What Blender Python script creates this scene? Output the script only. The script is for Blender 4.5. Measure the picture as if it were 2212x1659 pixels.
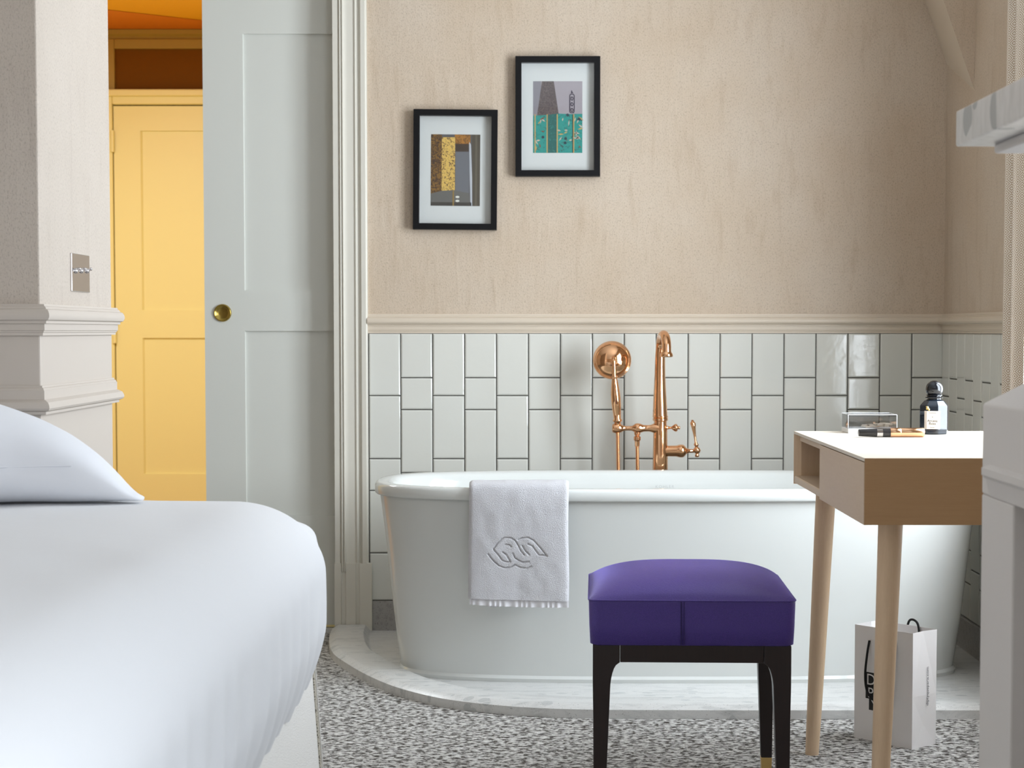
import bpy, bmesh, math, random
from math import sin, cos, pi, radians, tan, sqrt, atan2, hypot
from mathutils import Vector, Matrix, noise
random.seed(7)
SC = bpy.context.scene
for o in list(bpy.data.objects): bpy.data.objects.remove(o)
COL = SC.collection

# ------------------------------------------------------------------ camera
FPX = 3900.0; HC = 0.955; PIT = radians(2.8)
CX = 1150.0; CY = 714 + FPX*tan(PIT)
cam = bpy.data.cameras.new('camera'); co = bpy.data.objects.new('camera', cam); COL.objects.link(co)
co.location = (0, 0, HC); co.rotation_euler = (radians(90)-PIT, 0, 0)
cam.sensor_fit = 'HORIZONTAL'; cam.sensor_width = 36; cam.lens = FPX/2212*36
cam.shift_x = -(CX-1106)/2212; cam.shift_y = (CY-829.5)/2212
cam.clip_start = 0.05; cam.clip_end = 60
cam.dof.use_dof = True; cam.dof.focus_distance = 4.1; cam.dof.aperture_fstop = 9.0
SC.camera = co
def ray(x, y):
    u = (CY-y)/FPX
    return ((x-CX)/FPX, cos(PIT)+u*sin(PIT), -sin(PIT)+u*cos(PIT))
def at(x, y, D):            # photo pixel -> point on the plane Y = D
    a = ray(x, y); t = D/a[1]; return Vector((a[0]*t, D, HC+a[2]*t))
def on(x, y, z):            # photo pixel -> point on the plane Z = z
    a = ray(x, y); t = (z-HC)/a[2]; return Vector((a[0]*t, a[1]*t, z))

# ------------------------------------------------------------------ world, light, exposure
SC.view_settings.view_transform = 'Standard'; SC.view_settings.look = 'None'
SC.view_settings.gamma = 1; SC.view_settings.use_curve_mapping = False
SC.view_settings.exposure = 0.40
w = bpy.data.worlds.new('world'); SC.world = w; w.use_nodes = True
bg = w.node_tree.nodes['Background']; bg.inputs[0].default_value = (0.82, 0.9, 1.0, 1); bg.inputs[1].default_value = 2.0
def area(name, loc, rot, sx, sy, power, color, spread=180):
    l = bpy.data.lights.new(name, 'AREA'); l.shape = 'RECTANGLE'; l.size = sx; l.size_y = sy
    l.energy = power; l.color = color; l.spread = radians(spread)
    o = bpy.data.objects.new(name, l); COL.objects.link(o); o.location = loc; o.rotation_euler = rot
    return o
XR = 1.2875                  # right wall
YB = 5.655                   # back wall
# daylight coming in through the two windows of the right-hand wall (lights stand outside the panes)
area('window_daylight', (XR+0.21, 4.02, 1.28), (0, radians(90), radians(-14)), 1.72, 1.14, 74, (0.91, 0.97, 1.05))
area('window_daylight_near', (XR+0.42, -0.15, 1.62), (0, radians(90), radians(-24)), 1.8, 2.0, 84, (0.92, 0.97, 1.05))
# warm lamp in the yellow corridor
area('corridor_ceiling_lamp', (-1.75, 6.55, 2.32), (0, 0, 0), 0.5, 0.5, 32, (0.86, 0.95, 1.0))

# ------------------------------------------------------------------ materials
MATS = {}
def mat(name, col=(0.8, 0.8, 0.8), rough=0.5, metal=0.0, spec=0.5, coat=0.0, **k):
    if name in MATS: return MATS[name]
    m = bpy.data.materials.new(name); m.use_nodes = True
    b = m.node_tree.nodes['Principled BSDF']
    b.inputs['Base Color'].default_value = (*col, 1); b.inputs['Roughness'].default_value = rough
    b.inputs['Metallic'].default_value = metal; b.inputs['Specular IOR Level'].default_value = spec
    b.inputs['Coat Weight'].default_value = coat; b.inputs['Coat Roughness'].default_value = 0.04
    for kk, v in k.items(): b.inputs[kk.replace('_', ' ')].default_value = v
    MATS[name] = m; return m
class NT:
    def __init__(s, m):
        s.t = m.node_tree; s.n = s.t.nodes; s.b = s.n['Principled BSDF']
        s.tc = s.n.new('ShaderNodeTexCoord')
    def l(s, a, b): s.t.links.new(a, b)
    def mapping(s, scale=(1, 1, 1), rot=(0, 0, 0), src='Object'):
        mp = s.n.new('ShaderNodeMapping'); mp.inputs['Scale'].default_value = scale; mp.inputs['Rotation'].default_value = rot
        s.l(s.tc.outputs[src], mp.inputs['Vector']); return mp.outputs[0]
    def noise(s, vec, scale, detail=3, rough=0.5, dist=0.0):
        n = s.n.new('ShaderNodeTexNoise'); n.inputs['Scale'].default_value = scale; n.inputs['Detail'].default_value = detail
        n.inputs['Roughness'].default_value = rough; n.inputs['Distortion'].default_value = dist
        s.l(vec, n.inputs['Vector']); return n.outputs['Fac']
    def vor(s, vec, scale, feature='F1', out='Distance'):
        n = s.n.new('ShaderNodeTexVoronoi'); n.feature = feature; n.inputs['Scale'].default_value = scale
        s.l(vec, n.inputs['Vector']); return n.outputs[out]
    def ramp(s, fac, stops):
        r = s.n.new('ShaderNodeValToRGB'); e = r.color_ramp.elements
        while len(e) > 1: e.remove(e[-1])
        e[0].position = stops[0][0]; e[0].color = (*stops[0][1], 1)
        for p, c in stops[1:]:
            x = e.new(p); x.color = (*c, 1)
        s.l(fac, r.inputs[0]); return r.outputs[0]
    def mix(s, fac, a, b, mode='MIX'):
        m = s.n.new('ShaderNodeMix'); m.data_type = 'RGBA'; m.blend_type = mode
        for i, v in ((0, fac), (6, a), (7, b)):
            if isinstance(v, (int, float)): m.inputs[i].default_value = v
            elif isinstance(v, tuple): m.inputs[i].default_value = (*v, 1)
            else: s.l(v, m.inputs[i])
        return m.outputs[2]
    def math(s, op, a, b=0.0, c=None):
        m = s.n.new('ShaderNodeMath'); m.operation = op
        for i, v in enumerate((a, b) if c is None else (a, b, c)):
            if isinstance(v, (int, float)): m.inputs[i].default_value = v
            else: s.l(v, m.inputs[i])
        return m.outputs[0]
    def sep(s, vec):
        x = s.n.new('ShaderNodeSeparateXYZ'); s.l(vec, x.inputs[0]); return x.outputs
    def comb(s, x, y, z=0.0):
        c = s.n.new('ShaderNodeCombineXYZ')
        for i, v in enumerate((x, y, z)):
            if isinstance(v, (int, float)): c.inputs[i].default_value = v
            else: s.l(v, c.inputs[i])
        return c.outputs[0]
    def color(s, c): s.l(c, s.b.inputs['Base Color'])
    def bump(s, h, strength=0.3, dist=0.01):
        b = s.n.new('ShaderNodeBump'); b.inputs['Strength'].default_value = strength; b.inputs['Distance'].default_value = dist
        s.l(h, b.inputs['Height']); s.l(b.outputs[0], s.b.inputs['Normal'])

def wallpaper(name, c1, c2, c3):
    m = mat(name, c1, 0.85, spec=0.25); t = NT(m)
    v = t.mapping((1, 1, 1)); vs = t.mapping((9, 9, 1.6))
    big = t.noise(v, 2.6, 4, 0.6); st = t.noise(vs, 3.5, 5, 0.65, 0.4); fine = t.noise(v, 260, 2, 0.6)
    spk = t.noise(t.mapping((1, 1, 0.55)), 330, 2, 0.6)
    base = t.mix(t.ramp(big, [(0.35, (0, 0, 0)), (0.65, (1, 1, 1))]), c1, c2)
    base = t.mix(t.ramp(st, [(0.53, (0, 0, 0)), (0.76, (0.58, 0.58, 0.58))]), base, c3)
    base = t.mix(t.ramp(spk, [(0.30, (0.5, 0.5, 0.5)), (0.48, (0, 0, 0))]), base, tuple(x*0.66 for x in c3))
    t.color(base)
    t.bump(t.math('ADD', t.math('MULTIPLY', fine, 0.5), t.math('MULTIPLY', st, 1.3)), 0.45, 0.004)
    return m
M_WALL = wallpaper('plaster_wallpaper', (0.63, 0.53, 0.425), (0.59, 0.475, 0.36), (0.48, 0.37, 0.265))
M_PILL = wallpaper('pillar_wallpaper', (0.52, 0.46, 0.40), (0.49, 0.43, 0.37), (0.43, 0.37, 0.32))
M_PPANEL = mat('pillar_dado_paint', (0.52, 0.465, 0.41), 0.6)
M_TRIM = mat('beige_trim_paint', (0.68, 0.585, 0.47), 0.42)
M_CASE = mat('pale_casing_paint', (0.70, 0.67, 0.59), 0.42)
M_LEAF = mat('grey_door_paint', (0.69, 0.70, 0.65), 0.5)
M_CEIL = mat('ceiling_white', (0.8, 0.79, 0.77), 0.8)
M_YEL = mat('yellow_paint', (0.86, 0.73, 0.35), 0.45)
M_YELSHADE = mat('shaded_yellow_paint', (0.38, 0.24, 0.05), 0.6)  # corridor yellow with the shade above the lintel put into the colour
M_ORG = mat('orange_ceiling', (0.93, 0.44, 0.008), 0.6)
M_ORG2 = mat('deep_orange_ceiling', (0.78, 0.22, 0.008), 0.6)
M_DKPANE = mat('brown_transom_glass', (0.17, 0.06, 0.006), 0.6, spec=0.05)
M_TILE = mat('cream_glazed_tile', (0.72, 0.72, 0.665), 0.07, spec=0.5)
t = NT(M_TILE); t.bump(t.noise(t.mapping(), 45, 2), 0.06, 0.004)
M_GROUT = mat('dark_grout', (0.085, 0.08, 0.07), 0.9)
M_TUB = mat('tub_enamel', (0.72, 0.74, 0.72), 0.08, spec=0.5)
M_TUBLOGO = mat('tub_mark_grey', (0.50, 0.51, 0.50), 0.4)

M_MARB = mat('terrazzo_marble', (0.7, 0.7, 0.68), 0.35); t = NT(M_MARB)
v = t.mapping(); vs = t.mapping((3.0, 14, 6))
vein = t.noise(vs, 3.2, 6, 0.7, 0.7); chips = t.vor(t.mapping((1, 2.0, 1.2)), 26, 'F1', 'Color'); cd = t.vor(t.mapping((1, 2.0, 1.2)), 26)
sx = t.sep(chips)[0]
c = t.mix(t.ramp(vein, [(0.50, (0, 0, 0)), (0.74, (1, 1, 1))]), (0.70, 0.70, 0.685), (0.47, 0.48, 0.47))
m1 = t.math('MULTIPLY', t.math('GREATER_THAN', sx, 0.80), t.math('LESS_THAN', cd, 0.40))
c = t.mix(t.math('MULTIPLY', m1, 0.55), c, (0.42, 0.44, 0.44))
spk = t.noise(v, 330, 1)
c = t.mix(t.ramp(spk, [(0.68, (0, 0, 0)), (0.74, (0.8, 0.8, 0.8))]), c, (0.22, 0.21, 0.20)); t.color(c)
M_SKIRT = mat('grey_terrazzo_skirting', (0.4, 0.38, 0.36), 0.4); t = NT(M_SKIRT)
c = t.mix(t.ramp(t.vor(t.mapping(), 55), [(0.2, (1, 1, 1)), (0.45, (0, 0, 0))]), (0.40, 0.385, 0.37), (0.34, 0.325, 0.315))
c = t.mix(t.ramp(t.noise(t.mapping(), 260, 1), [(0.62, (0, 0, 0)), (0.7, (1, 1, 1))]), c, (0.2, 0.18, 0.17)); t.color(c)
M_MANT = mat('mantel_marble', (0.6, 0.6, 0.6), 0.3); t = NT(M_MANT)
vv = t.mapping((1, 1, 1), (0.3, 0.5, 0.2)); chips = t.vor(vv, 17, 'F1', 'Color'); cd = t.vor(vv, 17)
c = t.mix(t.ramp(t.noise(t.mapping((4, 4, 1)), 12, 5, 0.7), [(0.4, (0, 0, 0)), (0.7, (1, 1, 1))]), (0.66, 0.65, 0.65), (0.52, 0.51, 0.50))
m1 = t.math('MULTIPLY', t.math('GREATER_THAN', t.sep(chips)[0], 0.72), t.math('LESS_THAN', cd, 0.46))
c = t.mix(t.math('MULTIPLY', m1, 0.8), c, (0.27, 0.29, 0.30)); t.color(c)

M_CARP = mat('woven_carpet', (0.4, 0.38, 0.36), 0.95, spec=0.1); t = NT(M_CARP)
a = t.noise(t.mapping((0.62, 1.25, 1), (0, 0, 0.06)), 92, 3, 0.65, 0.4)
b_ = t.noise(t.mapping((1.6, 1, 1), (0, 0, -0.35)), 40, 3, 0.6)
f_ = t.noise(t.mapping((1, 1.6, 1)), 420, 1)
h = t.math('ADD', t.math('MULTIPLY', a, 0.72), t.math('MULTIPLY', b_, 0.28))
c = t.ramp(h, [(0.43, (0.07, 0.062, 0.055)), (0.47, (0.16, 0.148, 0.135)), (0.505, (0.60, 0.585, 0.56)), (0.62, (0.86, 0.845, 0.82))])
c = t.mix(t.math('MULTIPLY', f_, 0.28), c, (0.16, 0.15, 0.13)); t.color(c); t.bump(t.math('ADD', h, t.math('MULTIPLY', f_, 0.3)), 0.9, 0.008)

def cotton(name, col, k=0.25):
    m = mat(name, col, 0.85, spec=0.2, Sheen_Weight=0.15); t = NT(m)
    t.bump(t.math('ADD', t.noise(t.mapping(), 7, 3), t.math('MULTIPLY', t.noise(t.mapping(), 900, 1), 0.02)), k, 0.02); return m
M_DUV = cotton('white_duvet_cotton', (0.675, 0.685, 0.705), 0.12)
M_PILLOW = cotton('white_pillow_cotton', (0.69, 0.705, 0.745), 0.12)
M_BASE = mat('woven_cream_upholstery', (0.74, 0.72, 0.68), 0.9, spec=0.2); t = NT(M_BASE)
n1 = t.noise(t.mapping((1, 1, 5)), 160, 2); t.color(t.mix(t.math('MULTIPLY', n1, 0.5), (0.84, 0.83, 0.80), (0.60, 0.58, 0.54))); t.bump(n1, 0.5, 0.003)
M_TAPE = mat('taupe_woven_tape', (0.25, 0.22, 0.17), 0.9); t = NT(M_TAPE)
n1 = t.vor(t.mapping((1, 1, 1)), 300); t.color(t.mix(t.ramp(n1, [(0.3, (0, 0, 0)), (0.5, (1, 1, 1))]), (0.12, 0.11, 0.08), (0.55, 0.51, 0.43)))
M_TOWEL = mat('white_terry', (0.86, 0.86, 0.90), 1.0, spec=0.1, Sheen_Weight=0.3); t = NT(M_TOWEL)
t.bump(t.noise(t.mapping(), 480, 2, 0.7), 0.9, 0.006)
M_HEM = mat('white_towel_hem', (0.84, 0.84, 0.88), 0.8, spec=0.2)

M_PURP = mat('purple_fabric', (0.09, 0.04, 0.3), 0.42, spec=0.6, Sheen_Weight=1.0, Sheen_Roughness=0.25); M_PURP.node_tree.nodes['Principled BSDF'].inputs['Sheen Tint'].default_value = (0.36, 0.30, 1, 1)
t = NT(M_PURP); n1 = t.noise(t.mapping((1, 1, 1)), 620, 1); n2 = t.noise(t.mapping(), 14, 3)
c = t.mix(n1, (0.045, 0.020, 0.18), (0.090, 0.048, 0.34)); c = t.mix(t.math('MULTIPLY', n2, 0.25), c, (0.02, 0.015, 0.11)); t.color(c); t.bump(n1, 0.5, 0.0015)
M_WENGE = mat('dark_wenge_wood', (0.012, 0.007, 0.006), 0.33, spec=0.5); t = NT(M_WENGE)
t.color(t.mix(t.noise(t.mapping((30, 30, 2)), 8, 4), (0.008, 0.005, 0.005), (0.022, 0.009, 0.008)))
M_BRASS = mat('brass', (0.72, 0.50, 0.20), 0.28, 1.0)
M_OLDBRASS = mat('aged_brass', (0.42, 0.31, 0.08), 0.22, 1.0)
M_ROSE = mat('rose_gold_metal', (0.83, 0.47, 0.26), 0.055, 1.0)
M_ROSEIN = mat('spout_inside', (0.03, 0.03, 0.04), 0.5)
M_STEEL = mat('polished_steel', (0.62, 0.60, 0.60), 0.12, 1.0)
def wood(name, c1, c2, sc, rot=(0, 0, 0)):
    m = mat(name, c1, 0.5, spec=0.35); t = NT(m)
    n = t.noise(t.mapping(sc, rot), 5, 4, 0.6, 0.6); f = t.noise(t.mapping(tuple(x*3.2 for x in sc)), 9, 3, 0.6)
    c = t.mix(n, c1, c2); c = t.mix(t.math('MULTIPLY', f, 0.35), c, tuple(x*0.72 for x in c2)); t.color(c); t.bump(f, 0.12, 0.002); return m
M_OAKX = wood('oak_grain_along_front', (0.68, 0.53, 0.39), (0.60, 0.45, 0.32), (2, 3, 38))
M_OAKSHADE = wood('shaded_oak_grain', (0.52, 0.325, 0.165), (0.44, 0.26, 0.125), (2, 3, 38))  # same oak as the drawer, darkened to carry the end panel's shade
M_OAKT = wood('window_lit_oak_top', (0.80, 0.73, 0.63), (0.72, 0.65, 0.55), (2, 34, 10))  # same oak, paled so the colour carries the window glare
M_LEG = wood('oak_leg_grain', (0.82, 0.63, 0.44), (0.68, 0.49, 0.31), (36, 36, 2.2))
M_BLKF = mat('black_frame', (0.005, 0.005, 0.006), 0.4, spec=0.2)
M_MATB = mat('mat_board', (0.74, 0.74, 0.725), 0.8)
M_GLOSS = None
def glassy(name, tint, refl=0.06):
    m = bpy.data.materials.new(name); m.use_nodes = True; n = m.node_tree.nodes; n.clear()
    out = n.new('ShaderNodeOutputMaterial'); tr = n.new('ShaderNodeBsdfTransparent'); gl = n.new('ShaderNodeBsdfGlossy')
    mx = n.new('ShaderNodeMixShader'); lw = n.new('ShaderNodeLayerWeight'); pw = n.new('ShaderNodeMath'); pw.operation = 'POWER'; pw.inputs[1].default_value = 5.0; fr = n.new('ShaderNodeMath'); fr.operation = 'MULTIPLY_ADD'; fr.inputs[1].default_value = 0.6; fr.inputs[2].default_value = refl*0.6; m.node_tree.links.new(lw.outputs['Facing'], pw.inputs[0]); m.node_tree.links.new(pw.outputs[0], fr.inputs[0])
    tr.inputs[0].default_value = (*tint, 1); gl.inputs['Roughness'].default_value = 0.02
    L = m.node_tree.links.new; L(fr.outputs[0], mx.inputs[0]); L(tr.outputs[0], mx.inputs[1]); L(gl.outputs[0], mx.inputs[2]); L(mx.outputs[0], out.inputs[0]); return m
M_PANE = glassy('clear_pane', (0.97, 0.98, 0.98))
M_ACR = glassy('clear_acrylic', (0.80, 0.80, 0.80))
M_DKGL = mat('dark_blue_glass', (0.02, 0.03, 0.045), 0.04, spec=0.7, Transmission_Weight=0.35, IOR=1.5)
M_BLACK = mat('gloss_black', (0.006, 0.007, 0.01), 0.06, spec=0.6)
M_LABEL = mat('cream_paper_label', (0.78, 0.70, 0.62), 0.7)
M_INK = mat('black_ink', (0.01, 0.01, 0.01), 0.7)
M_PAPER = mat('white_bag_paper', (0.82, 0.80, 0.79), 0.6)
M_CORD = mat('black_cord', (0.008, 0.008, 0.008), 0.9)
M_WHT = mat('warm_white_paint', (0.70, 0.675, 0.66), 0.6)
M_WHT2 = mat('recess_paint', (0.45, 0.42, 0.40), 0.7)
M_CURT = mat('lozenge_curtain_cloth', (0.7, 0.6, 0.5), 0.85, spec=0.15); t = NT(M_CURT)
s = t.sep(t.tc.outputs['UV'])
du = t.math('ABSOLUTE', t.math('SUBTRACT', t.math('FRACT', t.math('MULTIPLY', s[0], 34.0)), 0.5))
dv = t.math('ABSOLUTE', t.math('SUBTRACT', t.math('FRACT', t.math('MULTIPLY', s[1], 40.0)), 0.5))
k = t.math('FRACT', t.math('MULTIPLY', t.math('ADD', du, dv), 4.0))
c = t.mix(t.ramp(k, [(0.45, (0, 0, 0)), (0.55, (1, 1, 1))]), (0.86, 0.81, 0.745), (0.50, 0.38, 0.27)); t.color(c)

# ------------------------------------------------------------------ mesh helpers
class MB:
    def __init__(s): s.v = []; s.f = []; s.m = []; s.uv = None
    def face(s, idx, m=0): s.f.append(tuple(idx)); s.m.append(m)
    def add(s, vs, fs, m=0):
        o = len(s.v); s.v += [Vector(p) for p in vs]
        for f in fs: s.face([i+o for i in f], m)
        return o
    def box(s, x0, x1, y0, y1, z0, z1, m=0):
        s.add([(x0, y0, z0), (x1, y0, z0), (x1, y1, z0), (x0, y1, z0), (x0, y0, z1), (x1, y0, z1), (x1, y1, z1), (x0, y1, z1)],
              [(0, 3, 2, 1), (4, 5, 6, 7), (0, 1, 5, 4), (1, 2, 6, 5), (2, 3, 7, 6), (3, 0, 4, 7)], m); return s
    def prism(s, poly, axis, a, b, m=0):
        # poly: 2D points; axis the extrusion axis
        def P(p, t):
            return (t, p[0], p[1]) if axis == 'x' else (p[0], t, p[1]) if axis == 'y' else (p[0], p[1], t)
        n = len(poly); vs = [P(p, a) for p in poly]+[P(p, b) for p in poly]
        fs = [tuple(range(n)), tuple(range(2*n-1, n-1, -1))]+[(i, i+n, (i+1) % n+n, (i+1) % n) for i in range(n)]
        s.add(vs, fs, m); return s
    def rings(s, rings, close=True, cap0=True, cap1=True, m=0):
        n = len(rings[0]); o = len(s.v)
        for r in rings: s.v += [Vector(p) for p in r]
        for i in range(len(rings)-1):
            for j in range(n if close else n-1):
                a = o+i*n+j; b = o+i*n+(j+1) % n; s.face((a, b, b+n, a+n), m)
        if cap0: s.face([o+j for j in range(n)][::-1], m)
        if cap1: s.face([o+(len(rings)-1)*n+j for j in range(n)], m)
        return s
    def lathe(s, prof, c=(0, 0, 0), ax='z', n=32, m=0, sc=(1, 1), cap=True):
        R = []
        for r, h in prof:
            ring = []
            for k in range(n):
                a = 2*pi*k/n; p = (r*cos(a)*sc[0], r*sin(a)*sc[1])
                q = (p[0], p[1], h) if ax == 'z' else (h, p[0], p[1]) if ax == 'x' else (p[0], h, -p[1])
                ring.append((c[0]+q[0], c[1]+q[1], c[2]+q[2]))
            R.append(ring)
        return s.rings(R, True, cap, cap, m)
    def tube(s, pts, r, n=12, m=0, cap=True):
        pts = [Vector(p) for p in pts]; R = []; up = Vector((0.0123, 0.31, 0.95)); prev = None
        for i, p in enumerate(pts):
            tdir = (pts[min(i+1, len(pts)-1)]-pts[max(i-1, 0)]).normalized()
            a = tdir.cross(up) if prev is None else prev-tdir*prev.dot(tdir)
            if a.length < 1e-4: a = tdir.cross(Vector((1, 0, 0)))
            a.normalize(); prev = a; b = tdir.cross(a)
            rr = r[i] if isinstance(r, (list, tuple)) else r
            R.append([p+(a*cos(2*pi*k/n)+b*sin(2*pi*k/n))*rr for k in range(n)])
        return s.rings(R, True, cap, cap, m)
    def grid(s, fn, nu, nv, m=0, closeu=False):
        o = len(s.v)
        for j in range(nv+1):
            for i in range(nu+1): s.v.append(Vector(fn(i/nu, j/nv)))
        for j in range(nv):
            for i in range(nu):
                a = o+j*(nu+1)+i; s.face((a, a+1, a+nu+2, a+nu+1), m)
        return s
    def build(s, name, mats, parent=None, smooth=False, bevel=0, seg=2, off=(0, 0, 0), sub=0, angle=35, solid=0):
        me = bpy.data.meshes.new(name); o_ = Vector(off)
        me.from_pydata([tuple(v-o_) for v in s.v], [], s.f)
        if not isinstance(mats, (list, tuple)): mats = [mats]
        for mm in mats: me.materials.append(mm)
        for p, mi in zip(me.polygons, s.m): p.material_index = mi; p.use_smooth = smooth
        bm = bmesh.new(); bm.from_mesh(me); bmesh.ops.recalc_face_normals(bm, faces=bm.faces); bm.to_mesh(me); bm.free()
        if smooth:
            try: me.set_sharp_from_angle(angle=radians(angle))
            except Exception: pass
        ob = bpy.data.objects.new(name, me); COL.objects.link(ob)
        if parent is not None: ob.parent = parent
        if solid:
            md = ob.modifiers.new('solid', 'SOLIDIFY'); md.thickness = solid; md.offset = 0
        if bevel:
            md = ob.modifiers.new('bevel', 'BEVEL'); md.width = bevel; md.segments = seg; md.limit_method = 'ANGLE'; md.angle_limit = radians(40)
        if sub:
            md = ob.modifiers.new('sub', 'SUBSURF'); md.levels = sub; md.render_levels = sub
        return ob
def text_mb(txt, size, origin, ux, uy, depth=0.0003, spacing=1.0, extrude_dir=None, center=False):
    cu = bpy.data.curves.new('t', 'FONT'); cu.body = txt; cu.size = size; cu.space_character = spacing; cu.resolution_u = 3
    if center: cu.align_x = 'CENTER'
    ob = bpy.data.objects.new('t', cu); COL.objects.link(ob)
    dg = bpy.context.evaluated_depsgraph_get(); me = bpy.data.meshes.new_from_object(ob.evaluated_get(dg))
    ux = Vector(ux).normalized(); uy = Vector(uy).normalized(); nz = ux.cross(uy); O = Vector(origin)
    mb = MB(); mb.v = [O+ux*v.co.x+uy*v.co.y+nz*depth for v in me.vertices]
    for p in me.polygons: mb.face(list(p.vertices))
    bpy.data.objects.remove(ob); bpy.data.curves.remove(cu); bpy.data.meshes.remove(me)
    return mb
def root(name, loc, label, cat, rz=0, group=None):
    o = bpy.data.objects.new(name, None); o.empty_display_size = 0.05; COL.objects.link(o); o.location = loc; o.rotation_euler = (0, 0, rz)
    o['label'] = label; o['category'] = cat
    if group: o['group'] = group
    return o
def struct(o): o['kind'] = 'structure'; return o
def sroot(name, loc=(0, 0, 0)):
    o = bpy.data.objects.new(name, None); COL.objects.link(o); o.location = loc; o['kind'] = 'structure'; return o
def catmull(pts, n=8):
    P = [Vector(p) for p in pts]; P = [2*P[0]-P[1]]+P+[2*P[-1]-P[-2]]; out = []
    for i in range(1, len(P)-2):
        for k in range(n):
            t = k/n; a, b, c, d = P[i-1:i+3]
            out.append(0.5*((2*b)+(c-a)*t+(2*a-5*b+4*c-d)*t*t+(3*b-a-3*c+d)*t**3))
    out.append(P[-2]); return out

# ------------------------------------------------------------------ room shell
XL = -2.9; YR = -2.3; ZC = 2.62
struct(MB().box(XL, XR, YR, YB+0.12, -0.12, 0).build('floor', M_CARP))
struct(MB().box(XL, XR, YR, YB, ZC, ZC+0.1).build('ceiling', M_CEIL))
# back wall: hole for the sliding door
wb = MB(); wb.box(-0.515, XR+0.2, YB, YB+0.045, 0, ZC); wb.box(XL, -1.46, YB, YB+0.12, 0, ZC); wb.box(-1.46, -0.515, YB, YB+0.045, 2.12, ZC)
wall_back = struct(wb.build('wall_back', M_WALL))
# tiles
def tile_cols(mb, ncol, start, plane, axis, z1, zlim, par=0, wid=0.09991):
    lay = [[0.195, 0.393, 0.493, 0.690, 0.8405], [0.139, 0.239, 0.437, 0.635, 0.735, 0.8405]]
    G = 0.0018
    for k in range(ncol):
        z = z1; ys = lay[(k+par) % 2]; u0 = start+k*wid; u1 = u0+wid; pz = 0
        for d in ys:
            a0, a1, b0, b1 = u0+G, u1-G, z1-d+G, z1-pz-G; pz = d
            t1, t2 = random.uniform(-.0007, .0007), random.uniform(-.0007, .0007); dp = 0.005; bv = 0.0035
            outer = [(a0, b0), (a1, b0), (a1, b1), (a0, b1)]; inner = [(a0+bv, b0+bv), (a1-bv, b0+bv), (a1-bv, b1-bv), (a0+bv, b1-bv)]
            def P(p, h):
                return (p[0], plane-h, p[1]) if axis == 'back' else (plane-h, p[0], p[1])
            tl = [t1+t2, -t1+t2, -t1-t2, t1-t2]
            vs = [P(p, 0) for p in outer]+[P(p, dp*0.62+tl[i]*.5) for i, p in enumerate(outer)]+[P(p, dp+tl[i]) for i, p in enumerate(inner)]
            fs = []
            for i in range(4):
                j = (i+1) % 4; fs += [(i, j, j+4, i+4), (i+4, j+4, j+8, i+8)]
            fs.append((8, 9, 10, 11)); mb.add(vs, fs, 0)
ZT = 0.9465
tb = MB(); tile_cols(tb, 18, -0.512, YB-0.002, 'back', ZT, 0)
tb.build('tile_panel', M_TILE, wall_back, smooth=False, bevel=0)
MB().box(-0.513, XR-0.002, YB-0.0035, YB+0.01, 0.1, ZT+0.004).build('grout_bed', M_GROUT, wall_back)
MB().box(-0.505, XR-0.002, YB-0.012, YB+0.01, 0.0, 0.105).build('stone_skirting', M_SKIRT, wall_back, bevel=0.002)
# right wall with two window openings
W1 = (3.40, 4.62, 0.52, 2.12); W2 = (-1.3, 0.98, 0.50, 2.5)
wr = MB()
def wall_with_holes(mb, x0, x1, y0, y1, z1, holes):
    cur = y0
    for (a, b, c, d) in holes:
        mb.box(x0, x1, cur, a, 0, z1); mb.box(x0, x1, a, b, 0, c); mb.box(x0, x1, a, b, d, z1); cur = b
    mb.box(x0, x1, cur, y1, 0, z1)
wall_with_holes(wr, XR, XR+0.08, YR, YB, ZC, [W2, W1])
wall_right = struct(wr.build('wall_right', M_WALL))
tb = MB(); tile_cols(tb, 8, YB-0.006-8*0.0999, XR-0.002, 'right', ZT, 0, 1)
tb.build('tile_panel', M_TILE, wall_right)
MB().box(XR-0.0035, XR+0.01, YB-0.806, YB, 0.1, ZT+0.004).build('grout_bed', M_GROUT, wall_right)
MB().box(XR-0.012, XR+0.01, 4.42, YB-0.012, 0.0, 0.105).build('stone_skirting', M_SKIRT, wall_right, bevel=0.002)
# windows: frame, mullions, panes
def window(n, W):
    a, b, c, d = W; r = sroot('window_%d' % n, (XR+0.05, (a+b)/2, c)); off = r.location
    f = MB(); fx0, fx1 = XR+0.03, XR+0.07; t_ = 0.05
    f.box(fx0, fx1, a, a+t_, c, d); f.box(fx0, fx1, b-t_, b, c, d); f.box(fx0, fx1, a+t_, b-t_, c, c+t_); f.box(fx0, fx1, a+t_, b-t_, d-t_, d)
    m_ = (a+b)/2; f.box(fx0-0.005, fx1, m_-0.04, m_+0.04, c+t_, d-t_)
    f.build('window_frame', M_CEIL, r, bevel=0.004, off=off)
    for y0, y1 in ((a+t_, m_-0.04), (m_+0.04, b-t_)):
        MB().box(fx0+0.02, fx0+0.026, y0, y1, c+t_, d-t_).build('pane', M_PANE, r, off=off)
    MB().box(XR-0.03, XR+0.03, a-0.03, b+0.03, c-0.03, c).build('window_sill', M_CEIL, r, bevel=0.004, off=off)
window(1, W1); window(2, W2)
# left side wall, rear wall
struct(MB().box(XL-0.1, XL, YR, YB, 0, ZC).build('wall_left', M_WALL))
wq = MB(); wq.box(XL, XR, YR-0.1, YR, 0, ZC)
struct(wq.build('wall_rear', M_WALL))
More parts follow.
